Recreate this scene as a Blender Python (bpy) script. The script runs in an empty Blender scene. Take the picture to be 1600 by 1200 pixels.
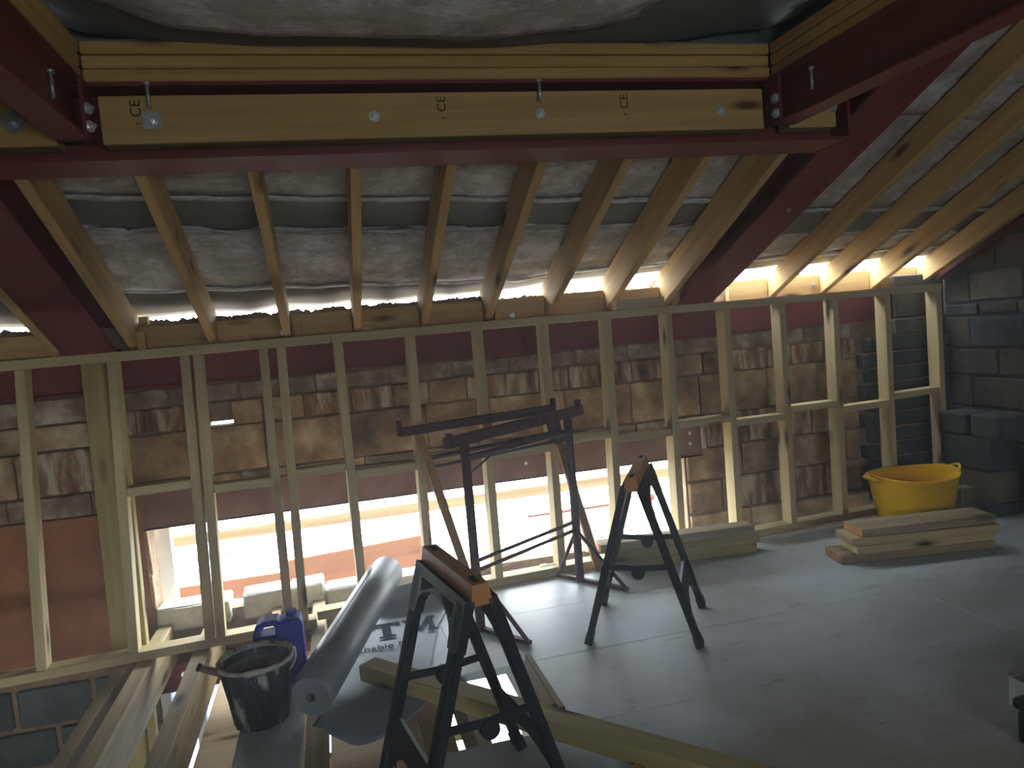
import bpy, bmesh, math, random
from mathutils import Vector, Matrix, noise

random.seed(7)
SC = bpy.context.scene
COL = SC.collection
PI = math.pi

# ------------------------------------------------------------------ camera
cam_d = bpy.data.cameras.new('camera')
cam = bpy.data.objects.new('camera', cam_d)
COL.objects.link(cam)
yaw, pitch, roll = 0.2352666, -0.07745227, -0.08545609
fw = Vector((math.sin(yaw) * math.cos(pitch), math.cos(yaw) * math.cos(pitch), math.sin(pitch)))
rt = Vector((math.cos(yaw), -math.sin(yaw), 0))
up = rt.cross(fw)
c_, s_ = math.cos(roll), math.sin(roll)
rx = rt * c_ + up * s_
ux = up * c_ - rt * s_
m = Matrix((rx, ux, -fw)).transposed().to_4x4()
m.translation = (0, 0, 1.5)
cam.matrix_world = m
cam_d.sensor_width = 36
cam_d.lens = 1178.127 / 1600 * 36
cam_d.clip_start = 0.02
SC.camera = cam

# ------------------------------------------------------------------ world: bright overcast daylight
w = bpy.data.worlds.new('overcast_sky')
SC.world = w
w.use_nodes = True
nt = w.node_tree
# overcast sky: zenith about three times as bright as the horizon, paler ground below
tcw = nt.nodes.new('ShaderNodeTexCoord')
sxw = nt.nodes.new('ShaderNodeSeparateXYZ')
nt.links.new(tcw.outputs['Generated'], sxw.inputs[0])
mrw = nt.nodes.new('ShaderNodeMapRange')
mrw.inputs[1].default_value, mrw.inputs[2].default_value = 0.0, 1.0
mrw.inputs[3].default_value, mrw.inputs[4].default_value = 10.0, 30.0
nt.links.new(sxw.outputs[2], mrw.inputs[0])
nt.links.new(mrw.outputs[0], nt.nodes['Background'].inputs[1])
nt.nodes['Background'].inputs[0].default_value = (0.84, 0.93, 1.0, 1)

SC.view_settings.view_transform = 'Standard'
SC.view_settings.look = 'None'
SC.view_settings.gamma = 1
SC.view_settings.use_curve_mapping = False
SC.view_settings.exposure = 0.45
SC.cycles.max_bounces = 10
SC.cycles.diffuse_bounces = 6


def portal(name, loc, sx, sy, direction):
    d = bpy.data.lights.new(name, 'AREA')
    d.shape = 'RECTANGLE'
    d.size, d.size_y = sx, sy
    d.cycles.is_portal = True
    o = bpy.data.objects.new(name, d)
    COL.objects.link(o)
    o.location = loc
    o.rotation_euler = Vector(direction).to_track_quat('-Z', 'Y').to_euler()
    return o


# daylight portals at the real openings (they emit nothing themselves)
portal('daylight_opening', (0.65, 4.92, 0.25), 3.7, 0.6, (0, -1, 0))
portal('daylight_eaves', (0.8, 4.95, 1.75), 8.0, 0.25, (0, -1, 0))
portal('daylight_rear', (1.2, -2.68, 1.33), 2.4, .5, (0, 1, 0))


# ------------------------------------------------------------------ materials
def new_mat(name):
    mt = bpy.data.materials.new(name)
    mt.use_nodes = True
    n = mt.node_tree.nodes
    return mt, n, mt.node_tree.links, n['Principled BSDF']


def N(n, kind, **kw):
    o = n.new(kind)
    for k, v in kw.items():
        if k in o.inputs:
            o.inputs[k].default_value = v
        else:
            setattr(o, k, v)
    return o


def ramp(n, stops):
    r = n.new('ShaderNodeValToRGB')
    e = r.color_ramp.elements
    while len(e) < len(stops):
        e.new(0.5)
    for i, (p, c) in enumerate(stops):
        e[i].position = p
        e[i].color = c if len(c) == 4 else (*c, 1)
    return r


def lin(r, g, b):
    f = lambda v: ((v / 255 + 0.055) / 1.055) ** 2.4 if v / 255 > 0.04045 else v / 255 / 12.92
    return (f(r), f(g), f(b), 1)


def mixc(n, l, a, b, fac, mode='MIX'):
    mx = n.new('ShaderNodeMix')
    mx.data_type = 'RGBA'
    mx.blend_type = mode
    for sock, v in ((mx.inputs[6], a), (mx.inputs[7], b), (mx.inputs[0], fac)):
        if hasattr(v, 'is_output'):
            l.new(v, sock)
        else:
            sock.default_value = v
    return mx.outputs[2]


def coords(n, l, scale, rnd=True):
    """object coordinates (grain runs along local X), shifted for each object"""
    tc = n.new('ShaderNodeTexCoord')
    mp = n.new('ShaderNodeMapping')
    mp.inputs['Scale'].default_value = scale
    l.new(tc.outputs['Object'], mp.inputs['Vector'])
    if rnd:
        oi = n.new('ShaderNodeObjectInfo')
        mul = N(n, 'ShaderNodeMath', operation='MULTIPLY')
        mul.inputs[1].default_value = 37.0
        l.new(oi.outputs['Random'], mul.inputs[0])
        cb = n.new('ShaderNodeCombineXYZ')
        for i in range(3):
            l.new(mul.outputs[0], cb.inputs[i])
        l.new(cb.outputs[0], mp.inputs['Location'])
        return mp.outputs[0], oi.outputs['Random']
    return mp.outputs[0], None


def bump(n, l, h, bsdf, strength=0.3, dist=0.01):
    b = N(n, 'ShaderNodeBump')
    b.inputs['Strength'].default_value = strength
    b.inputs['Distance'].default_value = dist
    l.new(h, b.inputs['Height'])
    l.new(b.outputs[0], bsdf.inputs['Normal'])


def wood(name, light, dark, knot=(60, 36, 16), rough=0.75, var=0.25):
    mt, n, l, b = new_mat(name)
    v, rnd = coords(n, l, (1.2, 22, 22))
    g = N(n, 'ShaderNodeTexNoise', Scale=1.0, Detail=4.0, Roughness=0.6)
    l.new(v, g.inputs['Vector'])
    r = ramp(n, [(0.3, lin(*dark)), (0.7, lin(*light))])
    l.new(g.outputs[0], r.inputs[0])
    v2, _ = coords(n, l, (2.4, 8, 8))
    vo = N(n, 'ShaderNodeTexVoronoi', Scale=1.0)
    l.new(v2, vo.inputs['Vector'])
    kr = ramp(n, [(0.09, (1, 1, 1)), (0.15, (0.55, 0.55, 0.55)), (0.26, (0, 0, 0))])
    l.new(vo.outputs['Distance'], kr.inputs[0])
    # only some cells carry a knot
    sep = n.new('ShaderNodeSeparateColor')
    l.new(vo.outputs['Color'], sep.inputs[0])
    gt = N(n, 'ShaderNodeMath', operation='GREATER_THAN')
    l.new(sep.outputs[0], gt.inputs[0])
    gt.inputs[1].default_value = 0.5
    km = N(n, 'ShaderNodeMath', operation='MULTIPLY')
    l.new(kr.outputs[0], km.inputs[0])
    l.new(gt.outputs[0], km.inputs[1])
    c = mixc(n, l, r.outputs[0], lin(*knot), km.outputs[0])
    # tone differs from piece to piece
    vr = N(n, 'ShaderNodeMapRange')
    l.new(rnd, vr.inputs[0])
    vr.inputs[3].default_value = 1 - var
    vr.inputs[4].default_value = 1 + var * 0.4
    hs = n.new('ShaderNodeHueSaturation')
    l.new(vr.outputs[0], hs.inputs['Value'])
    l.new(c, hs.inputs['Color'])
    l.new(hs.outputs[0], b.inputs['Base Color'])
    b.inputs['Roughness'].default_value = rough
    b.inputs['Specular IOR Level'].default_value = 0.25
    bump(n, l, g.outputs[0], b, 0.15, 0.003)
    return mt


def blotch(name, cols, scale=6.0, rough=0.85, bmp=0.3, stretch=(1, 1, 1), var=0.2, spec=0.3, fine=60, metal=0.0):
    """mottled matter: cols is a list of (position, rgb)"""
    mt, n, l, b = new_mat(name)
    v, rnd = coords(n, l, stretch)
    g = N(n, 'ShaderNodeTexNoise', Scale=scale, Detail=6.0, Roughness=0.62)
    l.new(v, g.inputs['Vector'])
    r = ramp(n, [(p, lin(*c)) for p, c in cols])
    l.new(g.outputs[0], r.inputs[0])
    vr = N(n, 'ShaderNodeMapRange')
    l.new(rnd, vr.inputs[0])
    vr.inputs[3].default_value = 1 - var
    vr.inputs[4].default_value = 1 + var
    hs = n.new('ShaderNodeHueSaturation')
    l.new(vr.outputs[0], hs.inputs['Value'])
    l.new(r.outputs[0], hs.inputs['Color'])
    l.new(hs.outputs[0], b.inputs['Base Color'])
    b.inputs['Roughness'].default_value = rough
    b.inputs['Specular IOR Level'].default_value = spec
    b.inputs['Metallic'].default_value = metal
    g2 = N(n, 'ShaderNodeTexNoise', Scale=fine, Detail=4.0)
    l.new(v, g2.inputs['Vector'])
    ad = N(n, 'ShaderNodeMath', operation='ADD')
    l.new(g.outputs[0], ad.inputs[0])
    l.new(g2.outputs[0], ad.inputs[1])
    bump(n, l, ad.outputs[0], b, bmp, 0.01)
    return mt


M = {}
M['stud'] = wood('stud_timber', (208, 190, 146), (184, 164, 120), var=0.12)
M['rafter'] = wood('rafter_timber', (200, 168, 114), (172, 138, 86), knot=(70, 42, 20), var=0.15)
M['packer'] = wood('packer_timber', (200, 166, 108), (176, 140, 82), knot=(100, 68, 34), var=0.06)
M['kerb'] = wood('kerb_timber', (204, 166, 102), (178, 138, 78), knot=(48, 24, 10), var=0.1)
M['green'] = wood('treated_timber', (176, 164, 112), (152, 138, 88), var=0.1)
M['joist'] = wood('joist_timber', (168, 150, 112), (132, 116, 82), var=0.1)
M['dull'] = wood('weathered_board', (172, 156, 124), (132, 116, 88), var=0.15)
M['endgrain'] = wood('cut_end_timber', (186, 136, 94), (156, 106, 70), var=0.1)
M['ply'] = wood('plywood_face', (240, 214, 176), (222, 190, 150), knot=(150, 110, 76), var=0.05)
M['redboard'] = wood('reddish_board', (150, 106, 78), (130, 88, 62), knot=(80, 46, 28), var=0.1)
M['red'] = blotch('red_oxide_steel', [(0.3, (104, 38, 36)), (0.7, (122, 48, 45))], 5, 0.55, 0.06, var=0.05, spec=0.4)
M['redlint'] = blotch('dusty_red_steel', [(0.3, (116, 84, 78)), (0.55, (140, 106, 98)), (0.75, (160, 130, 120))], 5, 0.8, 0.1, var=0.05)
M['rust'] = blotch('rusty_purple_steel', [(0.3, (62, 40, 46)), (0.6, (84, 56, 56)), (0.8, (120, 76, 54))], 18, 0.7, 0.2, var=0.1)
M['mustard'] = blotch('mustard_painted_leg', [(0.3, (150, 104, 44)), (0.7, (184, 134, 66))], 14, 0.7, 0.1)
M['zinc'] = blotch('zinc_plate', [(0.3, (176, 182, 184)), (0.7, (214, 218, 218))], 30, 0.3, 0.06, metal=0.6)
M['tanblock'] = blotch('stained_tan_block', [(0.3, (92, 70, 52)), (0.43, (140, 112, 84)), (0.56, (170, 144, 112)), (0.7, (204, 186, 158))], 4.2, 0.95, 0.6, var=0.08)
M['streak'] = blotch('streaked_block', [(0.34, (84, 66, 54)), (0.48, (146, 114, 88)), (0.62, (198, 182, 162))], 5, 0.95, 0.5, (3.2, 1, 0.7), var=0.08)
M['pale'] = blotch('mortar_smeared_block', [(0.3, (100, 84, 70)), (0.5, (142, 124, 106)), (0.68, (190, 176, 158))], 7, 0.95, 0.9, var=0.15)
M['render'] = blotch('rust_brown_render', [(0.3, (134, 90, 64)), (0.6, (164, 112, 78)), (0.78, (184, 146, 114))], 3.2, 0.95, 0.35, var=0.1)
M['mortar'] = blotch('mortar', [(0.3, (112, 92, 72)), (0.7, (156, 132, 106))], 14, 1.0, 0.8)
M['grey'] = blotch('dark_dense_block', [(0.3, (56, 59, 60)), (0.7, (88, 91, 92))], 7, 0.95, 0.5, var=0.12)
M['gable'] = blotch('gable_block', [(0.3, (70, 66, 59)), (0.7, (106, 99, 86))], 6, 0.95, 0.5, var=0.22)
M['pierbrick'] = blotch('dark_engineering_block', [(0.3, (54, 57, 60)), (0.7, (78, 80, 82))], 8, 0.9, 0.4, var=0.12)
M['rubble'] = blotch('rubble_block', [(0.3, (92, 84, 70)), (0.7, (134, 123, 104))], 7, 0.95, 0.6)
M['sill'] = blotch('pale_sill_stone', [(0.3, (160, 158, 150)), (0.7, (204, 204, 198))], 6, 0.9, 0.6)
M['black'] = blotch('black_plastic', [(0.3, (18, 21, 26)), (0.7, (32, 36, 42))], 12, 0.55, 0.08, var=0.05)
M['dirtyblack'] = blotch('mortar_splashed_black_plastic', [(0.46, (22, 26, 30)), (0.57, (36, 41, 45)), (0.66, (160, 164, 162))], 9, 0.5, 0.12, (1.8, 1.8, 0.4), var=0.0)
M['orange'] = blotch('worn_orange_plastic', [(0.3, (186, 124, 70)), (0.6, (208, 144, 82)), (0.75, (196, 164, 130))], 9, 0.5, 0.08, var=0.05)
M['yellow'] = blotch('yellow_rubber', [(0.3, (214, 168, 8)), (0.7, (234, 188, 20))], 4, 0.42, 0.02, var=0.02)
M['blue'] = blotch('blue_plastic', [(0.3, (36, 50, 160)), (0.7, (50, 64, 184))], 5, 0.6, 0.02, var=0.02)
M['cement'] = blotch('dried_cement', [(0.3, (104, 96, 86)), (0.5, (150, 144, 134)), (0.7, (190, 186, 178))], 14, 0.95, 0.6)
M['brown'] = blotch('reddish_handle', [(0.3, (78, 48, 48)), (0.7, (108, 70, 66))], 10, 0.7, 0.1)
M['white'] = blotch('white_plastic', [(0.3, (220, 222, 222)), (0.7, (238, 240, 240))], 5, 0.4, 0.02, var=0.02)
M['specked'] = blotch('specked_white_board', [(0.3, (120, 126, 128)), (0.42, (206, 208, 206)), (0.8, (222, 222, 218))], 40, 0.9, 0.05)
M['print'] = blotch('dark_print', [(0.3, (40, 52, 58)), (0.7, (52, 64, 70))], 5, 0.9, 0.0, spec=0.05)
M['stamp'] = blotch('timber_stamp_ink', [(0.3, (46, 40, 30)), (0.7, (90, 74, 46))], 30, 0.9, 0.0)
M['tube'] = blotch('scaffold_tube_metal', [(0.3, (130, 150, 160)), (0.7, (170, 186, 194))], 9, 0.45, 0.05, metal=0.4)
M['reddish'] = blotch('red_cap', [(0.3, (180, 40, 40)), (0.7, (200, 60, 60))], 9, 0.5, 0.05)
M['dark'] = blotch('cable_and_recess_shade', [(0.3, (28, 26, 26)), (0.7, (40, 36, 36))], 9, 0.8, 0.05)  # cable black, reused as painted shade in sawhorse slots, recesses and grooves


def membrane_fibre():
    mt, n, l, b = new_mat('fibrous_underlay')
    v, rnd = coords(n, l, (1, 1, 1), rnd=False)
    a = N(n, 'ShaderNodeTexNoise', Scale=5.0, Detail=8.0, Roughness=0.7)
    l.new(v, a.inputs['Vector'])
    f, _ = coords(n, l, (26, 90, 26), rnd=False)
    g = N(n, 'ShaderNodeTexNoise', Scale=1.0, Detail=5.0, Roughness=0.7)
    l.new(f, g.inputs['Vector'])
    ad = N(n, 'ShaderNodeMath', operation='MULTIPLY_ADD')
    l.new(g.outputs[0], ad.inputs[0])
    ad.inputs[1].default_value = 0.55
    l.new(a.outputs[0], ad.inputs[2])
    r = ramp(n, [(0.54, lin(134, 127, 121)), (0.74, lin(168, 162, 157)), (0.92, lin(208, 207, 208))])
    l.new(ad.outputs[0], r.inputs[0])
    l.new(r.outputs[0], b.inputs['Base Color'])
    b.inputs['Roughness'].default_value = 0.6
    bump(n, l, ad.outputs[0], b, 0.6, 0.012)
    return mt


M['fibre'] = membrane_fibre()
M['smooth'] = blotch('smooth_grey_underlay', [(0.3, (98, 100, 100)), (0.7, (112, 113, 112))], 3, 0.55, 0.03, (1, 4, 4), var=0.04, spec=0.4)
M['frayed'] = blotch('frayed_lap_edge', [(0.35, (150, 150, 146)), (0.6, (206, 210, 212))], 40, 0.7, 0.6, (0.4, 1, 1))
M['roll'] = blotch('grey_membrane', [(0.3, (118, 126, 132)), (0.7, (136, 144, 150))], 3, 0.42, 0.05, var=0.03, spec=0.5)
M['sheet'] = blotch('grey_membrane_sheet', [(0.3, (116, 124, 136)), (0.7, (132, 138, 148))], 3, 0.55, 0.05, var=0.03)
M['sheetback'] = blotch('grey_membrane_underside', [(0.3, (92, 98, 116)), (0.7, (102, 108, 126))], 3, 0.6, 0.05, var=0.02)


def chipboard():
    mt, n, l, b = new_mat('dusty_shaded_chipboard')
    tc = n.new('ShaderNodeTexCoord')
    ge = n.new('ShaderNodeNewGeometry')
    big = N(n, 'ShaderNodeTexNoise', Scale=1.6, Detail=5.0, Roughness=0.6)
    l.new(ge.outputs['Position'], big.inputs['Vector'])
    fine = N(n, 'ShaderNodeTexNoise', Scale=55.0, Detail=5.0, Roughness=0.7)
    l.new(ge.outputs['Position'], fine.inputs['Vector'])
    base = ramp(n, [(0.3, lin(104, 100, 82)), (0.7, lin(134, 128, 104))])
    l.new(fine.outputs[0], base.inputs[0])
    dust = ramp(n, [(0.3, (0.45, 0.45, 0.45)), (0.6, (0.95, 0.95, 0.95))])
    l.new(big.outputs[0], dust.inputs[0])
    # building dust; its fade in front is foreground shade put into the colour
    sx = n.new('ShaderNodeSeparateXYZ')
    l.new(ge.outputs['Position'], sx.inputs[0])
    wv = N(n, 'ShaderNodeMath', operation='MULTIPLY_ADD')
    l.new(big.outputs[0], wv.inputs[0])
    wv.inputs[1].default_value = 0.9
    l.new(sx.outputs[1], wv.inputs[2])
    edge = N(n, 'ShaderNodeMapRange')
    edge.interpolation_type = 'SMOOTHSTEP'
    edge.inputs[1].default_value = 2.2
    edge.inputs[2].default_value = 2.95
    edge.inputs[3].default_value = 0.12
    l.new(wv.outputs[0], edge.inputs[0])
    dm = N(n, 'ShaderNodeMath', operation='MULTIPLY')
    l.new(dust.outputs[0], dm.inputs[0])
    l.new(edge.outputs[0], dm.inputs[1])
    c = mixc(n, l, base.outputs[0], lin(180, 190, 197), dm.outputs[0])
    mp = N(n, 'ShaderNodeMapping')
    mp.inputs['Scale'].default_value = (3.0, 7.0, 1)
    mp.inputs['Rotation'].default_value = (0, 0, 0.35)
    l.new(ge.outputs['Position'], mp.inputs['Vector'])
    sc = N(n, 'ShaderNodeTexNoise', Scale=1.3, Detail=7.0, Roughness=0.75)
    l.new(mp.outputs[0], sc.inputs['Vector'])
    sr = ramp(n, [(0.57, (0, 0, 0)), (0.72, (0.55, 0.55, 0.55))])
    l.new(sc.outputs[0], sr.inputs[0])
    c = mixc(n, l, c, lin(92, 90, 78), sr.outputs[0])
    l.new(c, b.inputs['Base Color'])
    rr = ramp(n, [(0.3, (0.46, 0.46, 0.46)), (0.7, (0.6, 0.6, 0.6))])
    l.new(big.outputs[0], rr.inputs[0])
    l.new(rr.outputs[0], b.inputs['Roughness'])
    b.inputs['Specular IOR Level'].default_value = 0.7
    bump(n, l, fine.outputs[0], b, 0.12, 0.004)
    return mt


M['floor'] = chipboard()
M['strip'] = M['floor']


def glass(name, c):
    mt, n, l, b = new_mat(name)
    b.inputs['Base Color'].default_value = c
    b.inputs['Roughness'].default_value = 0.02
    b.inputs['Transmission Weight'].default_value = 1
    b.inputs['IOR'].default_value = 1.05
    return mt


M['glass'] = glass('window_glass', (0.9, 0.95, 1, 1))
M['film'] = glass('blue_filmed_glass', (0.12, 0.15, 0.22, 1))

# ------------------------------------------------------------------ object helpers
WM = {}          # world matrices of what has been built


def link(name, me, mat, parent=None, mw=None):
    o = bpy.data.objects.new(name, me)
    COL.objects.link(o)
    if mat is not None:
        me.materials.clear()
        for x in (mat if isinstance(mat, (list, tuple)) else [mat]):
            me.materials.append(x)
    mw = mw or Matrix.Identity(4)
    if parent is not None:
        o.parent = parent
        o.matrix_local = WM[parent.name].inverted() @ mw
    else:
        o.matrix_world = mw
    WM[o.name] = mw
    return o


def tag(o, label=None, cat=None, group=None, kind=None):
    if label: o['label'] = label
    if cat: o['category'] = cat
    if group: o['group'] = group
    if kind: o['kind'] = kind
    return o


def empty(name, loc=(0, 0, 0), rz=0.0, label=None, cat=None, group=None, kind=None):
    o = bpy.data.objects.new(name, None)
    o.empty_display_size = 0.1
    COL.objects.link(o)
    mw = Matrix.Translation(loc) @ Matrix.Rotation(rz, 4, 'Z')
    o.matrix_world = mw
    WM[o.name] = mw
    return tag(o, label, cat, group, kind)


def mesh_from(name, vs, fs, smooth=False):
    me = bpy.data.meshes.new(name)
    me.from_pydata([tuple(v) for v in vs], [], fs)
    me.validate()
    bm = bmesh.new()
    bm.from_mesh(me)
    bmesh.ops.recalc_face_normals(bm, faces=bm.faces)
    bm.to_mesh(me)
    bm.free()
    if smooth:
        for p in me.polygons:
            p.use_smooth = True
    return me


def axes(p0, p1, upv=(0, 0, 1)):
    """matrix with local X along p0->p1, local Z near upv, origin at the middle"""
    p0, p1 = Vector(p0), Vector(p1)
    x = (p1 - p0).normalized()
    u = Vector(upv)
    y = u.cross(x)
    if y.length < 1e-5:
        y = Vector((0, 1, 0)).cross(x)
    y.normalize()
    z = x.cross(y)
    mm = Matrix((x, y, z)).transposed().to_4x4()
    mm.translation = (p0 + p1) / 2
    return mm, (p1 - p0).length


def box_mesh(sx, sy, sz, bev=0.003, jit=0.0, cuts=0):
    bm = bmesh.new()
    bmesh.ops.create_cube(bm, size=1)
    for v in bm.verts:
        v.co = Vector((v.co.x * sx, v.co.y * sy, v.co.z * sz))
    if bev:
        bmesh.ops.bevel(bm, geom=list(bm.edges), offset=min(bev, sx * .3, sy * .3, sz * .3), segments=1, affect='EDGES')
    if jit:
        for v in bm.verts:
            v.co += Vector((random.uniform(-1, 1), random.uniform(-1, 1), random.uniform(-1, 1))) * jit
    me = bpy.data.meshes.new('box')
    bm.to_mesh(me)
    bm.free()
    return me


def timber(name, p0, p1, w_, h_, mat, parent=None, upv=(0, 0, 1), bev=0.003, ends=None):
    """a sawn length: w_ across (local Y), h_ high (local Z)"""
    mm, L = axes(p0, p1, upv)
    me = box_mesh(L, w_, h_, bev)
    mats = [mat] if ends is None else [mat, ends]
    o = link(name, me, mats, parent, mm)
    if ends is not None:
        for p in me.polygons:
            if abs(p.normal.x) > 0.9:
                p.material_index = 1
    return o


def block(name, lo, hi, mat, parent=None, bev=0.006, jit=0.002, rz=0.0):
    lo, hi = Vector(lo), Vector(hi)
    s = hi - lo
    return link(name, box_mesh(s.x, s.y, s.z, bev, jit), mat, parent, Matrix.Translation((lo + hi) / 2) @ Matrix.Rotation(rz, 4, 'Z'))


def extrude_profile(prof, L):
    """profile in local YZ swept along local X, centred"""
    n = len(prof)
    vs = [(-L / 2, y, z) for y, z in prof] + [(L / 2, y, z) for y, z in prof]
    fs = [(i, (i + 1) % n, n + (i + 1) % n, n + i) for i in range(n)]
    me = bpy.data.meshes.new('section')
    bm = bmesh.new()
    bv = [bm.verts.new(v) for v in vs]
    for f in fs:
        bm.faces.new([bv[i] for i in f])
    caps = [bm.faces.new(bv[:n]), bm.faces.new(bv[n:])]
    bmesh.ops.triangulate(bm, faces=caps)
    bmesh.ops.recalc_face_normals(bm, faces=bm.faces)
    bm.to_mesh(me)
    bm.free()
    return me


def i_section(w_, h_, tf, tw):
    a, b = w_ / 2, h_ / 2
    c = tw / 2
    return [(-a, -b), (a, -b), (a, -b + tf), (c, -b + tf), (c, b - tf), (a, b - tf), (a, b), (-a, b), (-a, b - tf), (-c, b - tf), (-c, -b + tf), (-a, -b + tf)]


def i_beam(name, p0, p1, w_, h_, tf, tw, mat, parent=None, upv=(0, 0, 1)):
    mm, L = axes(p0, p1, upv)
    return link(name, extrude_profile(i_section(w_, h_, tf, tw), L), mat, parent, mm)


def tube_mesh(p0, p1, r0, r1=None, n=12, inner=None):
    r1 = r0 if r1 is None else r1
    p0, p1 = Vector(p0), Vector(p1)
    d = (p1 - p0).normalized()
    u = d.orthogonal().normalized()
    v = d.cross(u)
    vs, fs = [], []
    for p, r in ((p0, r0), (p1, r1)):
        for i in range(n):
            a = 2 * PI * i / n
            vs.append(p + (u * math.cos(a) + v * math.sin(a)) * r)
    fs = [(i, (i + 1) % n, n + (i + 1) % n, n + i) for i in range(n)] + [tuple(range(n)), tuple(range(n, 2 * n))]
    return vs, fs


def tube(name, p0, p1, r, mat, parent=None, r1=None, n=12):
    c = (Vector(p0) + Vector(p1)) / 2
    vs, fs = tube_mesh(Vector(p0) - c, Vector(p1) - c, r, r1, n)
    me = mesh_from(name, vs, fs)
    for p in me.polygons:
        p.use_smooth = len(p.vertices) == 4
    return link(name, me, mat, parent, Matrix.Translation(c))


def lathe(name, prof, mat, parent=None, loc=(0, 0, 0), n=40, closed=False):
    vs, fs = [], []
    for r, z in prof:
        for i in range(n):
            a = 2 * PI * i / n
            vs.append((r * math.cos(a), r * math.sin(a), z))
    k = len(prof)
    for j in range(k - 1 + (1 if closed else 0)):
        j2 = (j + 1) % k
        for i in range(n):
            fs.append((j * n + i, j * n + (i + 1) % n, j2 * n + (i + 1) % n, j2 * n + i))
    if not closed:
        fs.append(tuple(range(n)))
        fs.append(tuple(range((k - 1) * n, k * n)))
    me = mesh_from(name, vs, fs, True)
    return link(name, me, mat, parent, Matrix.Translation(loc))


def swept(name, pts, r, mat, parent=None, n=8):
    """round bar through a list of points"""
    pts = [Vector(p) for p in pts]
    vs, fs = [], []
    for i, p in enumerate(pts):
        t = (pts[min(i + 1, len(pts) - 1)] - pts[max(i - 1, 0)]).normalized()
        u = t.cross(Vector((0, 0.13, 1))).normalized()
        v = t.cross(u)
        for k in range(n):
            a = 2 * PI * k / n
            vs.append(p + (u * math.cos(a) + v * math.sin(a)) * r)
    for i in range(len(pts) - 1):
        for k in range(n):
            fs.append((i * n + k, i * n + (k + 1) % n, (i + 1) * n + (k + 1) % n, (i + 1) * n + k))
    fs += [tuple(range(n)), tuple(range((len(pts) - 1) * n, len(pts) * n))]
    return link(name, mesh_from(name, vs, fs, True), mat, parent)


def prism(name, poly, thick, mat, parent=None, mw=None, bev=0.0):
    """poly in local XZ, thickness along local Y, centred"""
    n = len(poly)
    bm = bmesh.new()
    a = [bm.verts.new((x, -thick / 2, z)) for x, z in poly]
    b = [bm.verts.new((x, thick / 2, z)) for x, z in poly]
    bm.faces.new(a)
    bm.faces.new(b)
    for i in range(n):
        bm.faces.new((a[i], a[(i + 1) % n], b[(i + 1) % n], b[i]))
    bmesh.ops.recalc_face_normals(bm, faces=bm.faces)
    if bev:
        bmesh.ops.bevel(bm, geom=list(bm.edges), offset=bev, segments=2, affect='EDGES')
    me = bpy.data.meshes.new(name)
    bm.to_mesh(me)
    bm.free()
    return link(name, me, mat, parent, mw)


def grid_sheet(name, fn, nu, nv, mat, parent=None, thick=0.002):
    """sheet given by fn(u, v) -> point, with a thickness"""
    vs, fs = [], []
    for j in range(nv + 1):
        for i in range(nu + 1):
            vs.append(fn(i / nu, j / nv))
    for j in range(nv):
        for i in range(nu):
            a = j * (nu + 1) + i
            fs.append((a, a + 1, a + nu + 2, a + nu + 1))
    me = mesh_from(name, vs, fs, True)
    o = link(name, me, mat, parent)
    md = o.modifiers.new('thickness', 'SOLIDIFY')
    md.thickness = thick
    md.offset = 0
    return o


def wall_with_holes(name, plane, a0, a1, z0, z1, holes, y0, y1, mat, kind='structure'):
    """slab between y0 and y1, along X (plane 'y') or along Y (plane 'x'), with rectangular holes"""
    xs = sorted({a0, a1} | {h[0] for h in holes} | {h[1] for h in holes})
    zs = sorted({z0, z1} | {h[2] for h in holes} | {h[3] for h in holes})
    solid = lambda i, k: 0 <= i < len(xs) - 1 and 0 <= k < len(zs) - 1 and not any(
        h[0] < (xs[i] + xs[i + 1]) / 2 < h[1] and h[2] < (zs[k] + zs[k + 1]) / 2 < h[3] for h in holes)
    bm = bmesh.new()
    cache = {}

    def V(a, y, z):
        key = (round(a, 5), round(y, 5), round(z, 5))
        if key not in cache:
            cache[key] = bm.verts.new((a, y, z) if plane == 'y' else (y, a, z))
        return cache[key]
    for i in range(len(xs) - 1):
        for k in range(len(zs) - 1):
            if not solid(i, k):
                continue
            A, B, Z, W = xs[i], xs[i + 1], zs[k], zs[k + 1]
            for y in (y0, y1):
                bm.faces.new((V(A, y, Z), V(B, y, Z), V(B, y, W), V(A, y, W)))
            for di, dk, e in ((-1, 0, (A, Z, A, W)), (1, 0, (B, Z, B, W)), (0, -1, (A, Z, B, Z)), (0, 1, (A, W, B, W))):
                if not solid(i + di, k + dk):
                    p, q, r, s = e
                    bm.faces.new((V(p, y0, q), V(r, y0, s), V(r, y1, s), V(p, y1, q)))
    bmesh.ops.recalc_face_normals(bm, faces=bm.faces)
    me = bpy.data.meshes.new(name)
    bm.to_mesh(me)
    bm.free()
    o = link(name, me, mat)
    return tag(o, kind=kind)


def text_part(name, body, size, mw, mat, parent, thick=0.0006, cuts=0):
    cu = bpy.data.curves.new(name, 'FONT')
    cu.body = body
    cu.size = size
    cu.extrude = thick
    cu.align_x = 'LEFT'
    t = bpy.data.objects.new(name, cu)
    COL.objects.link(t)
    dg = bpy.context.evaluated_depsgraph_get()
    me = bpy.data.meshes.new_from_object(t.evaluated_get(dg))
    bpy.data.objects.remove(t)
    me.transform(Matrix.Identity(4))
    return link(name, me, mat, parent, mw)


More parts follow.
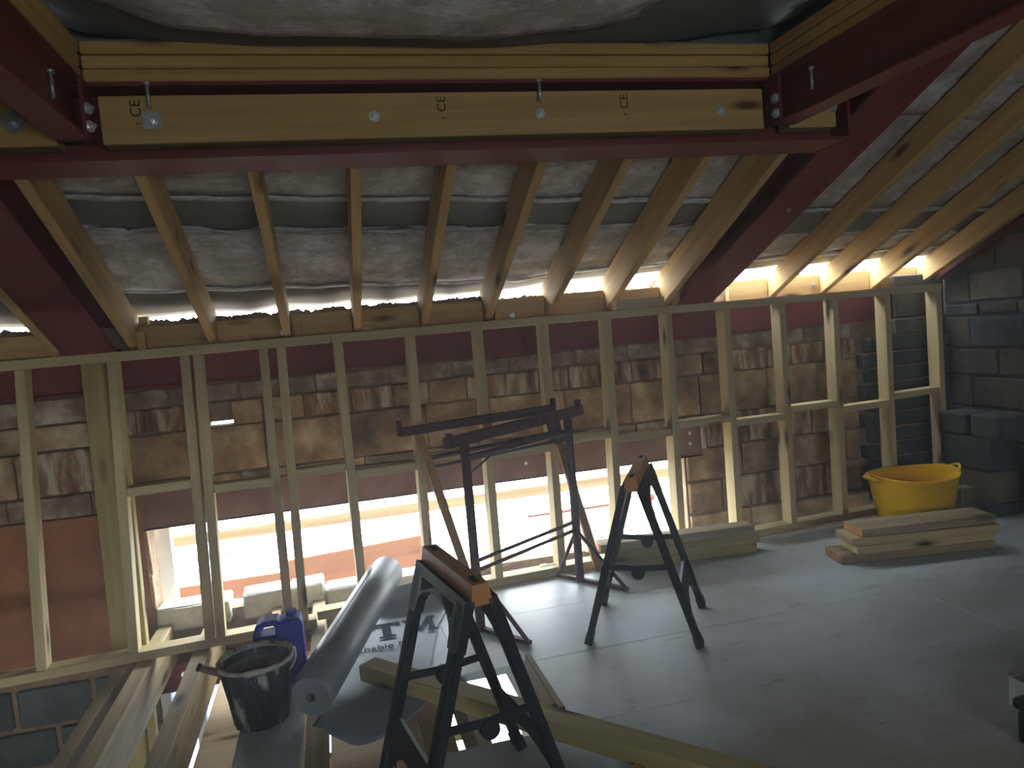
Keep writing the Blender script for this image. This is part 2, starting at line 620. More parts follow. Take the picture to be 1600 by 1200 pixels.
def bolt(parent, p, n, mat=None, r=0.012, name='bolt'):
    """hexagonal head with a short shank end and washer, pointing along n"""
    n = Vector(n).normalized()
    p = Vector(p)
    parts = []
    vs, fs = [], []
    for a, b, rr, k in ((0, 0.003, r * 1.7, 16), (0.003, 0.014, r, 6), (0.014, 0.024, r * 0.55, 10)):
        v2, f2 = tube_mesh(n * a, n * b, rr, None, k)
        o = len(vs)
        vs += v2
        fs += [tuple(i + o for i in f) for f in f2]
    return link(name, mesh_from(name, vs, fs), mat or M['zinc'], parent, Matrix.Translation(p))


# ================================================================== THE SETTING
TAN = math.tan(0.43157)
CS = math.cos(0.43157)
Z0 = 1.55                      # underside of the rafters at the inner face of the eaves wall
YB = 4.65                      # inner face of the eaves wall
slope = lambda y, off=0.0: Z0 + TAN * (YB - y) + off / CS
XL, XR = -3.0, 4.42            # gable walls
YR = -2.6                      # rear wall
RIDGE = 0.6
DEP = 0.20                     # rafter depth; the bays beyond the right rake are shallower
DEPR = 0.14
dep_at = lambda x: DEP if x < 2.4 else DEPR if x > 2.62 else DEP + (DEPR - DEP) * (x - 2.4) / .22

# ---- floor: chipboard panels on joists
floor = empty('floor', kind='structure')
rows = [(3.75, 4.30, [0.04, 1.45, 3.2, 4.40]), (3.18, 3.75, [-0.15, 0.42, 2.1, 4.40]), (2.60, 3.18, [0.705, 2.75, 4.40]),
        (2.02, 2.60, [0.12, 1.75, 4.40]), (1.42, 2.02, [-1.6, 0.6, 2.9, 4.40]), (0.82, 1.42, [-2.98, 0.2, 2.2, 4.40]),
        (0.22, 0.82, [-2.98, 0.9, 3.0, 4.40]), (-0.8, 0.22, [-2.98, 0.4, 2.5, 4.40]), (-2.58, -0.8, [-2.98, 0.8, 4.40])]
for y0, y1, xs in rows:
    for a, b in zip(xs[:-1], xs[1:]):
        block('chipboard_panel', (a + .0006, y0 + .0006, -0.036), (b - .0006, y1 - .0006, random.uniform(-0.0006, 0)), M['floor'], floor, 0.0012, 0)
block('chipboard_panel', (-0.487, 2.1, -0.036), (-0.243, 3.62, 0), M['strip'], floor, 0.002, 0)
JT = -0.037
for x, ya, yb, wd in ((-1.055, 1.3, 4.6, .078), (-0.79, 1.3, 4.6, .078), (-0.2, 1.3, 4.6, .07), (-0.44, 1.3, 4.6, .05), (0.175, 1.3, 4.6, .05),
                      (0.42, 1.3, 4.6, .055), (0.735, 1.3, 4.6, .05), (1.2, 1.3, 4.6, .05), (1.65, 1.3, 4.6, .05), (2.1, 1.3, 4.6, .05)):
    timber('joist', (x, ya, JT - .11), (x, yb, JT - .11), wd, .22, M['joist'], floor)
timber('joist', (-1.22, 1.3, JT - .16), (-1.2, 4.6, JT - .16), .06, .22, M['joist'], floor)
# boards seen through the gap in the floor
for a, b, c, d in ((-0.745, -0.485, 2.2, 4.45), (-0.48, -0.245, 2.2, 4.45), (-0.16, 0.148, 2.2, 4.4), (0.202, 0.372, 2.655, 4.4)):
    block('plywood_board', (a, c, -0.30), (b, d, -0.282), M['ply'], floor, 0.002, 0)
for y in (2.45, 3.3):
    timber('ledger', (-0.86, y, -0.325), (0.47, y, -0.325), .05, .045, M['joist'], floor)

# ---- lower storey seen through the floor
low = wall_with_holes('wall_lower', 'x', -1.5, 4.6, -2.5, -0.3, [], -3.12, -3.0, M['grey'])
fl = block('floor_lower', (-3.1, -1.5, -2.55), (4.6, 4.64, -2.5), M['rubble'], None, 0.002, 0)
tag(fl, kind='structure')

# ---- outer (eaves) wall with the long opening
OP = (-1.11, 2.275, -0.03, 0.505)
LW = (-1.16, 1.05, -1.45, -0.36)
SLOT = (2.405, 2.45, 0.535, 0.71)
TRI = (-0.72, -0.575, 1.058, 1.088)
wb = wall_with_holes('wall_back', 'y', XL, 4.6, -2.5, 1.315, [OP, LW, SLOT, TRI], 4.672, 4.84, M['mortar'])


def course(z0, z1, x0, x1, wd, mat, parent=wb, gap=0.008, y=YB, dep=0.05, proud=0.004, start=0.0, skip=()):
    x = x0 - start * wd
    while x < x1 - 0.02:
        w_ = wd * random.uniform(0.8, 1.2)
        a, b = max(x, x0), min(x + w_ - gap, x1)
        if b - a > 0.03:
            ok = [(a, b)]
            for s0, s1 in skip:
                nk = []
                for p, q in ok:
                    if s1 <= p or s0 >= q:
                        nk.append((p, q))
                    else:
                        if s0 - p > .03: nk.append((p, s0))
                        if q - s1 > .03: nk.append((s1, q))
                ok = nk
            for p, q in ok:
                yo = y + random.uniform(-proud, proud)
                block('wall_block', (p, yo, z0 + gap * random.uniform(0.1, 0.6)), (q, y + dep, z1 - gap * 0.5), random.choice(mat) if isinstance(mat, list) else mat, parent, 0.007, 0.0025)
        x += w_
    return


# above the opening
course(1.205, 1.312, -1.15, 3.65, 0.44, [M['pale']], start=.3, y=YB + .012)
course(1.06, 1.203, -1.15, 3.65, 0.23, [M['streak'], M['streak'], M['tanblock']], start=.6, skip=[(-0.725, -0.57)])
block('wall_block', (-0.725, YB - .004, 1.092), (-0.6, YB + .05, 1.2), M['pale'], wb, .006, .006)
course(0.785, 1.058, -1.15, 3.65, 0.445, [M['tanblock']], start=.15)
course(0.728, 0.783, -1.15, 2.45, 0.33, [M['pale'], M['tanblock']], start=.4, dep=.05, proud=.008)
# left of the opening
course(1.17, 1.312, XL, -1.15, 0.44, [M['pale']], start=.2)
course(1.025, 1.165, XL, -1.15, 0.3, [M['tanblock']], start=.5)
course(0.775, 1.02, XL, -1.15, 0.40, [M['tanblock'], M['streak']], start=.75)
course(0.64, 0.77, XL, -1.13, 0.44, [M['tanblock'], M['pale']], start=.1)
for a, b in ((-2.9, -1.70), (-1.695, -1.118)):
    block('render_panel', (a, YB - .004 + random.uniform(-.004, .004), -0.19), (b, YB + .04, 0.635), M['render'], wb, 0.006, 0.003)
# dense grey blocks below the floor
course(-0.53, -0.29, XL, -1.18, 0.40, M['grey'], start=.42, gap=.03)
course(-0.76, -0.535, XL, -1.18, 0.44, M['grey'], start=.9, gap=.03)
course(-0.99, -0.765, XL, -1.18, 0.44, M['grey'], start=.4, gap=.03)
course(-1.22, -0.995, XL, -1.18, 0.44, M['grey'], start=.9, gap=.03)
# right of the opening
course(0.56, 0.783, 2.455, 3.65, 0.43, [M['tanblock'], M['streak']], start=.3)
course(0.335, 0.555, 2.29, 3.65, 0.44, [M['tanblock']], start=.0)
course(0.11, 0.33, 2.29, 3.65, 0.44, [M['tanblock'], M['streak']], start=.5)
course(-0.1, 0.105, 2.29, 3.65, 0.44, [M['tanblock']], start=.1)
# dark pier in the corner, courses laid flat and toothed
z = 0.0
i = 0
while z < 1.15:
    x = 3.67 + (0.0 if i % 2 else 0.05)
    block('pier_block', (x, YB - .055, z + .008), (4.40, YB + .06, z + .098), M['pierbrick'], wb, .005, .002)
    block('mortar_bed', (x + .02, YB - .05 + .004, z + .096), (4.38, YB + .05, z + .11), M['mortar'], wb, .002, .003)
    z += 0.1085
    i += 1
block('padstone', (3.93, YB - .07, 1.20), (4.30, YB + .06, 1.312), M['gable'], wb, .008, .004)
block('wall_block', (3.965, YB - .03, 1.318), (4.40, YB + .12, 1.62), M['gable'], wb, .01, .004)
# sill stones in the opening
for a, b, t_, mt in ((-1.10, -0.70, 0.052, 'sill'), (-0.63, -0.375, 0.062, 'sill'), (-0.365, -0.16, 0.062, 'sill'), (-0.15, 0.62, 0.02, 'sill'), (0.63, 1.5, 0.0, 'mortar'), (1.51, 2.27, 0.0, 'mortar')):
    block('sill_stone', (a, YB - .06, -0.085), (b, YB + .13, t_), M[mt], wb, .014, .006)
# splayed brick reveal at the left of the opening
block('wall_block', (-1.16, YB + .0, -0.03), (-1.105, YB + .05, 0.24), M['streak'], wb, .006, .003)
block('wall_block', (-1.16, YB + .0, 0.25), (-1.105, YB + .05, 0.50), M['pale'], wb, .006, .003)

# ---- gable walls, rear wall
wr = wall_with_holes('wall_right', 'x', YR, 4.9, -2.5, 3.6, [], XR + .02, XR + .2, M['pierbrick'])
zc = [0.0, 0.2, 0.42, 0.645, 0.87, 1.065, 1.29, 1.385, 1.61, 1.83, 2.05]
for i, (z0, z1) in enumerate(zip(zc[:-1], zc[1:])):
    y = 4.64 - (0.22 if i % 2 else 0.0)
    if i % 2:
        block('wall_block', (XR - .003, y + .006, z0 + .006), (XR + .06, 4.64, z1 - .006), M['gable'], wr, .006, .003)
    while y > 3.0:
        w_ = 0.445 if z1 - z0 > .12 else .3
        if z0 < slope(y - w_ / 2, .1):
            block('wall_block', (XR + random.uniform(-.009, .004), y - w_ + .02, z0 + .01), (XR + .06, y, z1 - .01), random.choice([M['gable'], M['gable'], M['gable'], M['grey']]), wr, .008, .004)
        y -= w_
wl = wall_with_holes('wall_left', 'x', YR, 4.9, -0.3, 3.6, [], XL - .15, XL, M['pale'])
wf = wall_with_holes('wall_front', 'y', XL - .15, 4.6, -2.5, 3.6, [(0.0, 2.4, 1.08, 1.58)], YR - .15, YR, M['pale'])

# ---- lower window, white plastic frame
win = empty('window_1', (-0.05, 4.74, -1.45), kind='structure')
for a, b, c, d in ((LW[0], LW[1], LW[3] - .06, LW[3]), (LW[0], LW[1], LW[2], LW[2] + .06)):
    block('window_frame', (a, 4.70, c), (b, 4.77, d), M['white'], win, .004, 0)
for x in (LW[0], -0.98, -0.3, 0.45, LW[1] - .06):
    block('window_frame', (x, 4.70, LW[2]), (x + .06, 4.77, LW[3]), M['white'], win, .004, 0)
for a, b, g in ((-1.1, -.98, 'film'), (-0.92, -0.3, 'film'), (-0.24, 0.45, 'film'), (0.51, 0.99, 'glass')):
    block('window_pane', (a, 4.73, LW[2] + .06), (b, 4.738, LW[3] - .06), M[g], win, 0, 0)

# ---- ceiling: the sloping roof with its rafters and underlay
ceil = empty('ceiling', kind='structure')
RX = [-2.6, -2.2, -1.83, -1.45, -1.055, -0.635, -0.22, 0.19, 0.598, 1.0, 1.405, 1.81, 2.205, 3.02, 3.43, 3.84, 4.24]
BEAM_Y = 2.95


def rafter(x, ytop, ybot=4.86, mat='rafter', dx=0.0):
    n = Vector((0, TAN, 1)).normalized()
    D = dep_at(x)
    a = Vector((x + dx, ytop, slope(ytop))) + n * D / 2
    b = Vector((x, ybot, slope(ybot))) + n * D / 2
    return timber('rafter', b, a, .047, D, M[mat], ceil, upv=n)


for x in RX:
    inner = -1.1 < x < 2.3
    rafter(x, BEAM_Y + .17 if inner else RIDGE, dx=random.uniform(-.006, .006))
# eaves boards between the rafters, on the steel
edges = [-3.0] + RX + [4.40]
for a, b in zip(edges[:-1], edges[1:]):
    if a in (2.205,):
        timber('eaves_board', (a + .03, YB + .045, 1.597), (2.29, YB + .045, 1.597), .045, .15, M['rafter'], ceil)
        timber('eaves_board', (2.69, YB + .045, 1.597), (b - .03, YB + .045, 1.597), .045, .15, M['rafter'], ceil)
        continue
    if a == -1.45:
        timber('eaves_board', (a + .03, YB + .02, 1.575), (-1.29, YB + .02, 1.575), .045, .1, M['rafter'], ceil)
        continue
    timber('eaves_board', (a + .027, YB + .045, 1.597 + random.uniform(-.006, .006)), (b - .027, YB + .045, 1.597 + random.uniform(-.006, .006)), .045, .15, M['rafter'], ceil)
# short offcuts packed beside the rafter feet
for x, z_, h_ in ((-1.01, 1.59, .1), (0.262 - .42, 1.59, .12), (0.235, 1.55, .10), (-0.985, 1.70, .045), (1.055, 1.56, .1), (2.27, 1.6, .12), (3.9, 1.6, .13)):
    block('packing_offcut', (x - .02, YB - .045, z_ - h_ / 2), (x + .025, YB + .02, z_ + h_ / 2), M['rafter'], ceil, .003, .001)
# rough mortar along the wall head
vs = []
bed = []
n_ = 700
for i in range(n_ + 1):
    x = XL + (4.4 - XL) * i / n_
    h = (1.700 if x < 1 else 1.678) + 0.016 * noise.noise((x * 9, 0, 0)) + .016 * noise.noise((x * 37, 3, 0)) + .012 * noise.noise((x * 90, 5, 0))
    vs += [(x, 4.735, 1.5), (x, 4.735, h), (x, 4.83, h - .01), (x, 4.83, 1.5)]
for i in range(n_):
    for k in range(4):
        bed.append((i * 4 + k, i * 4 + (k + 1) % 4, i * 4 + 4 + (k + 1) % 4, i * 4 + 4 + k))
link('wall_head_mortar', mesh_from('head', vs, bed), M['mortar'], ceil)

# underlay laid in overlapping runs: fibrous face and smooth lap by turns
runs = [(0.62, 1.3, 'fibre'), (1.28, 1.55, 'smooth'), (1.53, 2.28, 'fibre'), (2.26, 2.52, 'smooth'), (2.50, 3.72, 'fibre'), (3.69, 3.97, 'smooth'), (3.95, 4.50, 'fibre'), (4.47, 4.70, 'smooth')]


lim = lambda x: 4.70 - 0.085 * max(0, min(1, (x - 1.1) / .5)) - 0.08 * max(0, min(1, (x - 2.4) / .2))


def underlay(x0, x1, y0, y1, kind, k):
    nu, nv = max(8, int((x1 - x0) * 28)), 14 if kind == 'fibre' else 8

    def fn(u, v):
        x = x0 + (x1 - x0) * u
        dr = 0.075 * (x - .5) if k >= 4 else 0
        yb = y1 + dr + 0.010 * noise.noise((x * 2.3, k * 3.7, 1)) + 0.005 * noise.noise((x * 9, k, 4))
        if k == 7:
            yb = lim(x) + 0.02 * noise.noise((x * 3.1, 8, 2))
        elif k == 6:
            yb = min(yb, lim(x) - .13)
        ya = y0 + (dr if k >= 5 else 0)
        if k == 7:
            ya = min(ya, lim(x) - .16)
        y = ya + (yb - ya) * v
        # sag between rafters
        d = min(abs(x - r) for r in RX)
        sag = 0.010 * min(1, (d / 0.2) ** 1.5)
        fold = 0.006 * math.sin(y * 46 + 2.0 * noise.noise((x * 1.5, y, 7))) if kind == 'fibre' else 0.002 * math.sin(y * 30)
        D = dep_at(x)
        off = D + 0.018 + 0.004 * (k % 2) - sag + fold + 0.006 * noise.noise((x * 4, y * 6, k))
        if v > 0.93 and kind == 'fibre':
            off -= 0.008
        off = max(off, D + .002) if d < .04 else off
        nrm = Vector((0, TAN, 1)).normalized()
        return Vector((x, y, slope(y))) + nrm * off
    return grid_sheet('underlay_run', fn, nu, nv, M[kind], ceil, .0015)


for k, (y0, y1, kind) in enumerate(runs):
    if y1 > 2.6:
        underlay(XL, 4.41, max(y0, 2.98) if y0 < 2.98 else y0, y1, kind, k)
        if y0 < 2.98:
            underlay(XL, -0.85, y0, 2.99, kind, k)
            underlay(2.1, 4.41, y0, 2.99, kind, k)
    else:
        underlay(XL, -0.85, y0, y1, kind, k)
        underlay(2.1, 4.41, y0, y1, kind, k)
# pale frayed edges of the laps
for k, y in ((4, 3.72), (6, 4.50), (5, 3.97)):
    def fn(u, v, y=y, k=k):
        x = XL + (4.41 - XL) * u
        yb = y + 0.075 * (x - .5) + 0.010 * noise.noise((x * 2.3, k * 3.7, 1)) + 0.005 * noise.noise((x * 9, k, 4))
        yb = min(yb, lim(x) - .13) if k == 6 else yb
        wd = (0.020 if k == 5 else 0.034) + .016 * noise.noise((x * 7, y, 0))
        d = min(abs(x - r) for r in RX)
        nrm = Vector((0, TAN, 1)).normalized()
        D = dep_at(x)
        off = D + 0.006 - 0.010 * min(1, (d / 0.2) ** 1.5) - .003
        return Vector((x, yb - wd * (1 - v) + .012, slope(yb - wd * (1 - v) + .012))) + nrm * max(off, .0 if d > .04 else D + .001)
    grid_sheet('lap_edge', fn, 260, 2, M['frayed'], ceil, .001)
# outer roof deck and rear slope keep the daylight out
nrm = Vector((0, TAN, 1)).normalized()
for x0, x1, ya, yb in ((-3.15, -0.85, RIDGE, 2.98), (2.1, 4.6, RIDGE, 2.98), (-3.15, 1.3, 2.98, 4.60), (1.3, 2.5, 2.98, 4.52), (2.5, 4.6, 2.98, 4.46)):
    vs = [Vector((x, y, slope(y, DEP + o))) for o in (.05, .075) for x, y in ((x0, ya), (x1, ya), (x1, yb), (x0, yb))]
    link('roof_deck_closure', mesh_from('deck', vs, [(0, 1, 2, 3), (4, 5, 6, 7), (0, 1, 5, 4), (1, 2, 6, 5), (2, 3, 7, 6), (3, 0, 4, 7)]), M['smooth'], ceil)
zr = slope(RIDGE, DEP + .05)
vs = [Vector((x, y, zr - abs(y - RIDGE) * TAN + o)) for o in (0, .03) for x, y in ((-3.15, RIDGE), (4.6, RIDGE), (4.6, YR - .15), (-3.15, YR - .15))]
link('roof_deck_closure', mesh_from('deck', vs, [(0, 1, 2, 3), (4, 5, 6, 7), (0, 1, 5, 4), (1, 2, 6, 5), (2, 3, 7, 6), (3, 0, 4, 7)]), M['smooth'], ceil)


# sagging cover over the roof-light kerb
def interp(tab, x):
    if x <= tab[0][0]:
        return tab[0][1]
    for (a, p), (b, q) in zip(tab[:-1], tab[1:]):
        if x <= b:
            t_ = (x - a) / (b - a)
            t_ = t_ * t_ * (3 - 2 * t_)
            return p + (q - p) * t_
    return tab[-1][1]


LIP = [(-.86, 2.70), (-.735, 2.65), (-.36, 2.584), (.155, 2.568), (.655, 2.569), (1.368, 2.613), (1.964, 2.685), (2.12, 2.72)]
EDGE = [(-.86, 2.72), (-.674, 2.66), (-.328, 2.566), (-.085, 2.549), (.614, 2.539), (1.0, 2.575), (1.444, 2.647), (2.071, 2.705), (2.12, 2.71)]


def cover_smooth(u, v):
    x = -0.86 + (2.12 + 0.86) * u
    y = 3.08 - 0.58 * v
    z_ = interp(LIP, x) + (.05 if v < .12 else 0) * (1 - v / .12)
    z_ += (0.03 + .02 * math.sin(u * 5)) * v + .010 * noise.noise((x * 3, y * 4, 0))
    return Vector((x, y, max(z_, 2.615) if y > 2.96 else z_))


def cover_fibre(u, v):
    x = -0.86 + (2.12 + 0.86) * u
    y = 2.75 + .012 * noise.noise((x * 6, 0, 2)) + (RIDGE - .05 - 2.75) * v
    d = 2.75 - y
    z_ = interp(EDGE, x) + .07 * d + .75 * max(0, d - .9)
    z_ += (0.022 * noise.noise((x * 2.2, y * 4.2, 5)) + .012 * math.sin(y * 21 + x * 1.3 + 2 * noise.noise((x, y, 1)))) * min(1, d * 6)
    return Vector((x, y, z_))


grid_sheet('kerb_cover', cover_smooth, 44, 16, M['smooth'], ceil, .002)
grid_sheet('kerb_cover', cover_fibre, 60, 60, M['fibre'], ceil, .002)
zt = slope(RIDGE, .25) + .1  # unseen panels added round the kerb to seal out light leaks
block('roof_deck_closure', (-.92, RIDGE - .15, zt), (2.18, 3.16, zt + .02), M['smooth'], ceil, .002, 0)
block('roof_deck_closure', (-.92, 3.12, 2.35), (2.18, 3.16, zt), M['smooth'], ceil, .002, 0)
block('roof_deck_closure', (-.92, RIDGE - .15, 2.62), (-.87, 3.12, zt), M['smooth'], ceil, .002, 0)
block('roof_deck_closure', (2.13, RIDGE - .15, 2.62), (2.18, 3.12, zt), M['smooth'], ceil, .002, 0)
block('roof_deck_closure', (-.92, RIDGE - .19, 2.9), (2.18, RIDGE - .15, zt), M['smooth'], ceil, .002, 0)

# haze volume added in the room in place of camera glare
hz_m = bpy.data.materials.new('glare_haze')
hz_m.use_nodes = True
hn = hz_m.node_tree.nodes
hn.remove(hn['Principled BSDF'])
vs_ = hn.new('ShaderNodeVolumeScatter')
vs_.inputs['Density'].default_value = 0.020
vs_.inputs['Anisotropy'].default_value = 0.6
vs_.inputs['Color'].default_value = (0.92, 0.96, 1, 1)
hz_m.node_tree.links.new(vs_.outputs[0], hn['Material Output'].inputs['Volume'])
hz = block('glare_haze', (XL + .01, YR + .01, -0.04), (XR - .01, 4.9, 3.3), hz_m, None, 0, 0)
tag(hz, 'faint pale haze added to the loft air in place of camera glare', 'haze', None, 'stuff')

# ================================================================== STEELWORK
# cross beam with timber packing in its web
cb = empty('steel_beam', (0.6, 3.077, 2.195), 0, 'dark red steel cross beam, its web packed with pale bolted timber', 'steel beam')
i_beam('beam_section', (-1.26, 3.077, 2.33), (2.345, 3.077, 2.33), .254, .27, .014, .01, M['red'], cb)
for a, b in ((-1.25, -0.835), (-0.69, 1.925), (2.05, 2.285)):
    timber('packing_timber', (a, 3.006, 2.337), (b, 3.006, 2.337), .09, .168, M['packer'], cb)
block('end_plate', (2.335, 2.95, 2.19), (2.349, 3.2, 2.47), M['red'], cb, .001, 0)
for x, z_ in ((0.262, 2.333), (0.92, 2.333), (1.721, 2.331), (-0.522, 2.333), (-0.963, 2.335), (2.13, 2.40), (2.27, 2.335)):
    if x < -.5:
        pl = link('washer_plate', box_mesh(.062, .004, .062, .001), M['zinc'], cb, Matrix.Translation((x, 2.957, z_)) @ Matrix.Rotation(0.78 if x < -.9 else 0.03, 4, 'Y'))
    bolt(cb, (x, 2.961 - (.006 if x < -.5 else 0), z_), (0, -1, 0))
for x in (-0.522, 0.92):
    tube('hanging_bolt', (x, 2.944, 2.375), (x, 2.944, 2.452), .007, M['zinc'], cb, n=8)
    tube('bolt_head', (x, 2.944, 2.452), (x, 2.944, 2.462), .013, M['zinc'], cb, n=6)
# rotated stamp on the timber
for x in (-0.585, 0.51, 1.27):
    mw_ = Matrix.Translation((x + .03, 2.9602, 2.345)) @ Matrix.Rotation(PI / 2, 4, 'X') @ Matrix.Rotation(PI / 2, 4, 'Z')
    text_part('stamp', 'CE', .05, mw_, M['stamp'], cb)
    mw_ = Matrix.Translation((x + .03, 2.9602, 2.30)) @ Matrix.Rotation(PI / 2, 4, 'X') @ Matrix.Rotation(PI / 2, 4, 'Z')
    text_part('stamp', '- T', .026, mw_, M['stamp'], cb)

# tie beams running back towards the viewer
for side, x, lab in (('l', -0.772, 'dark red steel tie beam running back from the left end of the cross beam'), ('r', 2.007, 'dark red steel tie beam running back from the right end of the cross beam')):
    tb = empty('steel_beam', (x, 1.5, 2.26), 0, lab, 'steel beam')
    i_beam('beam_section', (x, 0.7, 2.363), (x, 2.945, 2.363), .104, .206, .010, .008, M['red'], tb)
    s = 1 if side == 'l' else -1
    pw = link('end_plate', box_mesh(.012, .11, .2, .001), M['red'], tb, Matrix.Translation((x + s * .05, 2.935, 2.363)))
    for z_ in (2.30, 2.36):
        bolt(tb, (x + s * .062, 2.90, z_), (s, -.6, 0))
    xx, yy = x + s * .012, 2.72
    tube('hanging_bolt', (xx, yy, 2.34), (xx, yy, 2.42), .006, M['zinc'], tb, n=8)
    tube('bolt_head', (xx, yy, 2.42), (xx, yy, 2.43), .012, M['zinc'], tb, n=6)

# raking steels in the roof slope
n_r = Vector((0, TAN, 1)).normalized()


def rake(xa, ya, xb, yb, wd, dep, drop, label, name='steel_beam'):
    r = empty(name, (xb, yb, slope(yb)), 0, label, 'steel beam')
    a = Vector((xa, ya, slope(ya))) + n_r * (dep / 2 - drop)
    b = Vector((xb, yb, slope(yb))) + n_r * (dep / 2 - drop)
    i_beam('beam_section', b, a, wd, dep, .014, .010, M['red'], r, upv=n_r)
    return r


rk = rake(2.585, 1.2, 2.395, 4.72, .25, .20, 0.03, 'wide red raking steel climbing from the eaves right of the cross beam')
bolt(rk, (2.47, 3.62, slope(3.62, -.03)), (-.3, -.5, -1), r=.007)
rake(-1.29, 1.2, -1.265, 4.72, .25, .20, 0.03, 'wide red raking steel climbing from the eaves at far left')
rg = rake(4.375, 1.5, 4.375, 4.62, .10, .12, 0.0, 'slim red raking steel against the dark gable blockwork')

# eaves beam, lintel, low beam
eb = empty('steel_beam', (0.4, 4.7, 1.315), 0, 'dark red steel eaves beam behind the tops of the studs', 'steel beam')
i_beam('beam_section', (-2.95, 4.70, 1.4185), (3.96, 4.70, 1.4185), .15, .205, .011, .11, M['red'], eb)
for x, z_ in ((2.3, 1.39), (-1.02, 1.42), (1.42, 1.43), (2.55, 1.56), (-1.44, 1.56), (-0.24, 1.57), (1.16, 1.56), (3.35, 1.6)):
    bolt(eb, (x, YB - .006 + (.035 if z_ < 1.5 else .025), z_), (0, -1, 0), r=.010)
lb = empty('steel_beam', (0.6, 4.66, 0.507), 0, 'dusty red steel lintel over the long low opening', 'steel beam')
block('lintel_plate', (-1.155, YB - .006, 0.507), (2.40, YB + .012, 0.724), M['redlint'], lb, .002, 0)
block('lintel_flange', (-1.155, YB - .006, 0.507), (2.40, YB + .17, 0.52), M['redlint'], lb, .002, 0)
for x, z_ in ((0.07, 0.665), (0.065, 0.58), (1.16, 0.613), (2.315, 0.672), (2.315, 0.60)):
    tube('bolt_hole_daylight', (x, YB - .010, z_), (x, YB - .004, z_), .012, M['white'], lb, n=14)  # flat white discs painted as daylight showing through the bolt holes
sb = empty('steel_beam', (-0.5, 4.56, -0.42), 0, 'dark red steel beam under the joist ends below the studs', 'steel beam')
i_beam('beam_section', (-1.3, 4.60, -0.345), (2.3, 4.60, -0.345), .09, .16, .010, .03, M['red'], sb)
bolt(sb, (-0.985, 4.582, -0.345), (0, -1, 0))

# timber kerb around the roof light, three courses high
kb = empty('timber_kerb', (0.6, 3.0, 2.466), 0, 'three-course timber kerb stacked on the red beams around the roof light', 'timber kerb')
for i in range(3):
    z_ = 2.4665 + .0235 + i * .0475
    s_off = [0.0, .004, -.003][i]
    timber('kerb_timber', (-0.728, 3.0 + s_off, z_), (1.963, 3.0 + s_off, z_), .097, .0445, M['kerb'], kb, bev=.006)
    timber('kerb_timber', (-0.777, 0.7, z_), (-0.777, 2.95, z_), .097, .0445, M['kerb'], kb, bev=.006)
    timber('kerb_timber', (2.012, 0.7, z_), (2.012, 2.95, z_), .097, .0445, M['kerb'], kb, bev=.006)

# ================================================================== STUD FRAME
SY = lambda x: 4.15 + .06 * x
dirx = Vector((1, .06, 0)).normalized()
sf = empty('stud_frame', (0.8, SY(.8), 0), 0, 'low partition frame of pale timber studs and noggins before the block wall', 'stud frame')
CEN = .0485          # half the stud depth


def fp(x, z_, dy=CEN):
    return Vector((x, SY(x) + dy, z_))


STUDS = [(-1.438, -1.52), (-1.04, -1.108), (-0.706, -0.747), (-0.644, -0.692), (-0.327, -0.347), (-0.237, -0.27), (0.057, 0.054), (0.451, 0.431), (0.837, 0.832),
         (1.234, 1.224), (1.636, 1.61), (2.042, 2.035), (2.452, 2.451), (2.863, 2.861), (3.277, 3.27), (3.7, 3.697), (4.14, 4.148)]
PT, PB = 1.536, 1.488
upy = Vector((-.06, 1, 0)).normalized()
for i, (xt, xb) in enumerate(STUDS):
    zb = 0.012 if xb < -.2 else 0.047
    timber('stud', fp(xb, zb), fp(xt, PB), .047, .097, M['stud'], sf, upv=upy)
for a, b in ((-2.4, 0.02), (0.0235, 4.17)):
    timber('top_plate', fp(a, (PT + PB) / 2), fp(b, (PT + PB) / 2), .097, PT - PB, M['stud'], sf)
timber('sole_plate', fp(-2.4, -.0125), fp(-.205, -.0125), .097, .047, M['stud'], sf)
timber('sole_plate', fp(-.2, .0235), fp(4.17, .0235), .097, .047, M['stud'], sf)
timber('sole_plate', fp(-2.4, -.0125) + Vector((-.4, 0, 0)), fp(-2.405, -.0125), .097, .047, M['stud'], sf)
sx_at = lambda i, z_: STUDS[i][1] + (STUDS[i][0] - STUDS[i][1]) * z_ / 1.49
for i, j, z_ in ((1, 2, .83), (3, 4, .79), (5, 6, .81), (6, 7, .765), (7, 8, .80), (8, 9, .765), (9, 10, .795), (10, 11, .758), (11, 12, .797), (12, 13, .757), (13, 14, .80), (14, 15, .75), (15, 16, .793)):
    a, b = sx_at(i, z_) + .0245, sx_at(j, z_) - .0245
    timber('noggin', fp(a, z_), fp(b, z_ + random.uniform(-.006, .006)), .089, .045, M['stud'], sf)
post = timber('timber_post', (-1.20, SY(-1.2) + .17, -0.75), (-1.165, SY(-1.2) + .17, 1.53), .10, .06, M['green'], None, upv=(0, 1, 0))
tag(post, 'broad pale timber post standing behind the left end of the stud frame', 'timber post')
post2 = timber('timber_post', (-1.125, SY(-1.1) + .22, -0.75), (-1.075, SY(-1.1) + .22, 1.53), .045, .06, M['green'], None, upv=(0, 1, 0))
tag(post2, 'narrow timber post squeezed behind the second stud beside the broad post', 'timber post')
off = block('timber_offcut', (1.70, SY(1.7) + .005, 1.5375), (2.02, SY(1.7) + .08, 1.595), M['stud'], None, .003, 0, rz=.06)
tag(off, 'short timber offcut lying on top of the stud frame beside the bright eaves gap', 'timber offcut')

# ================================================================== SAWHORSES
SAW_H = 0.78


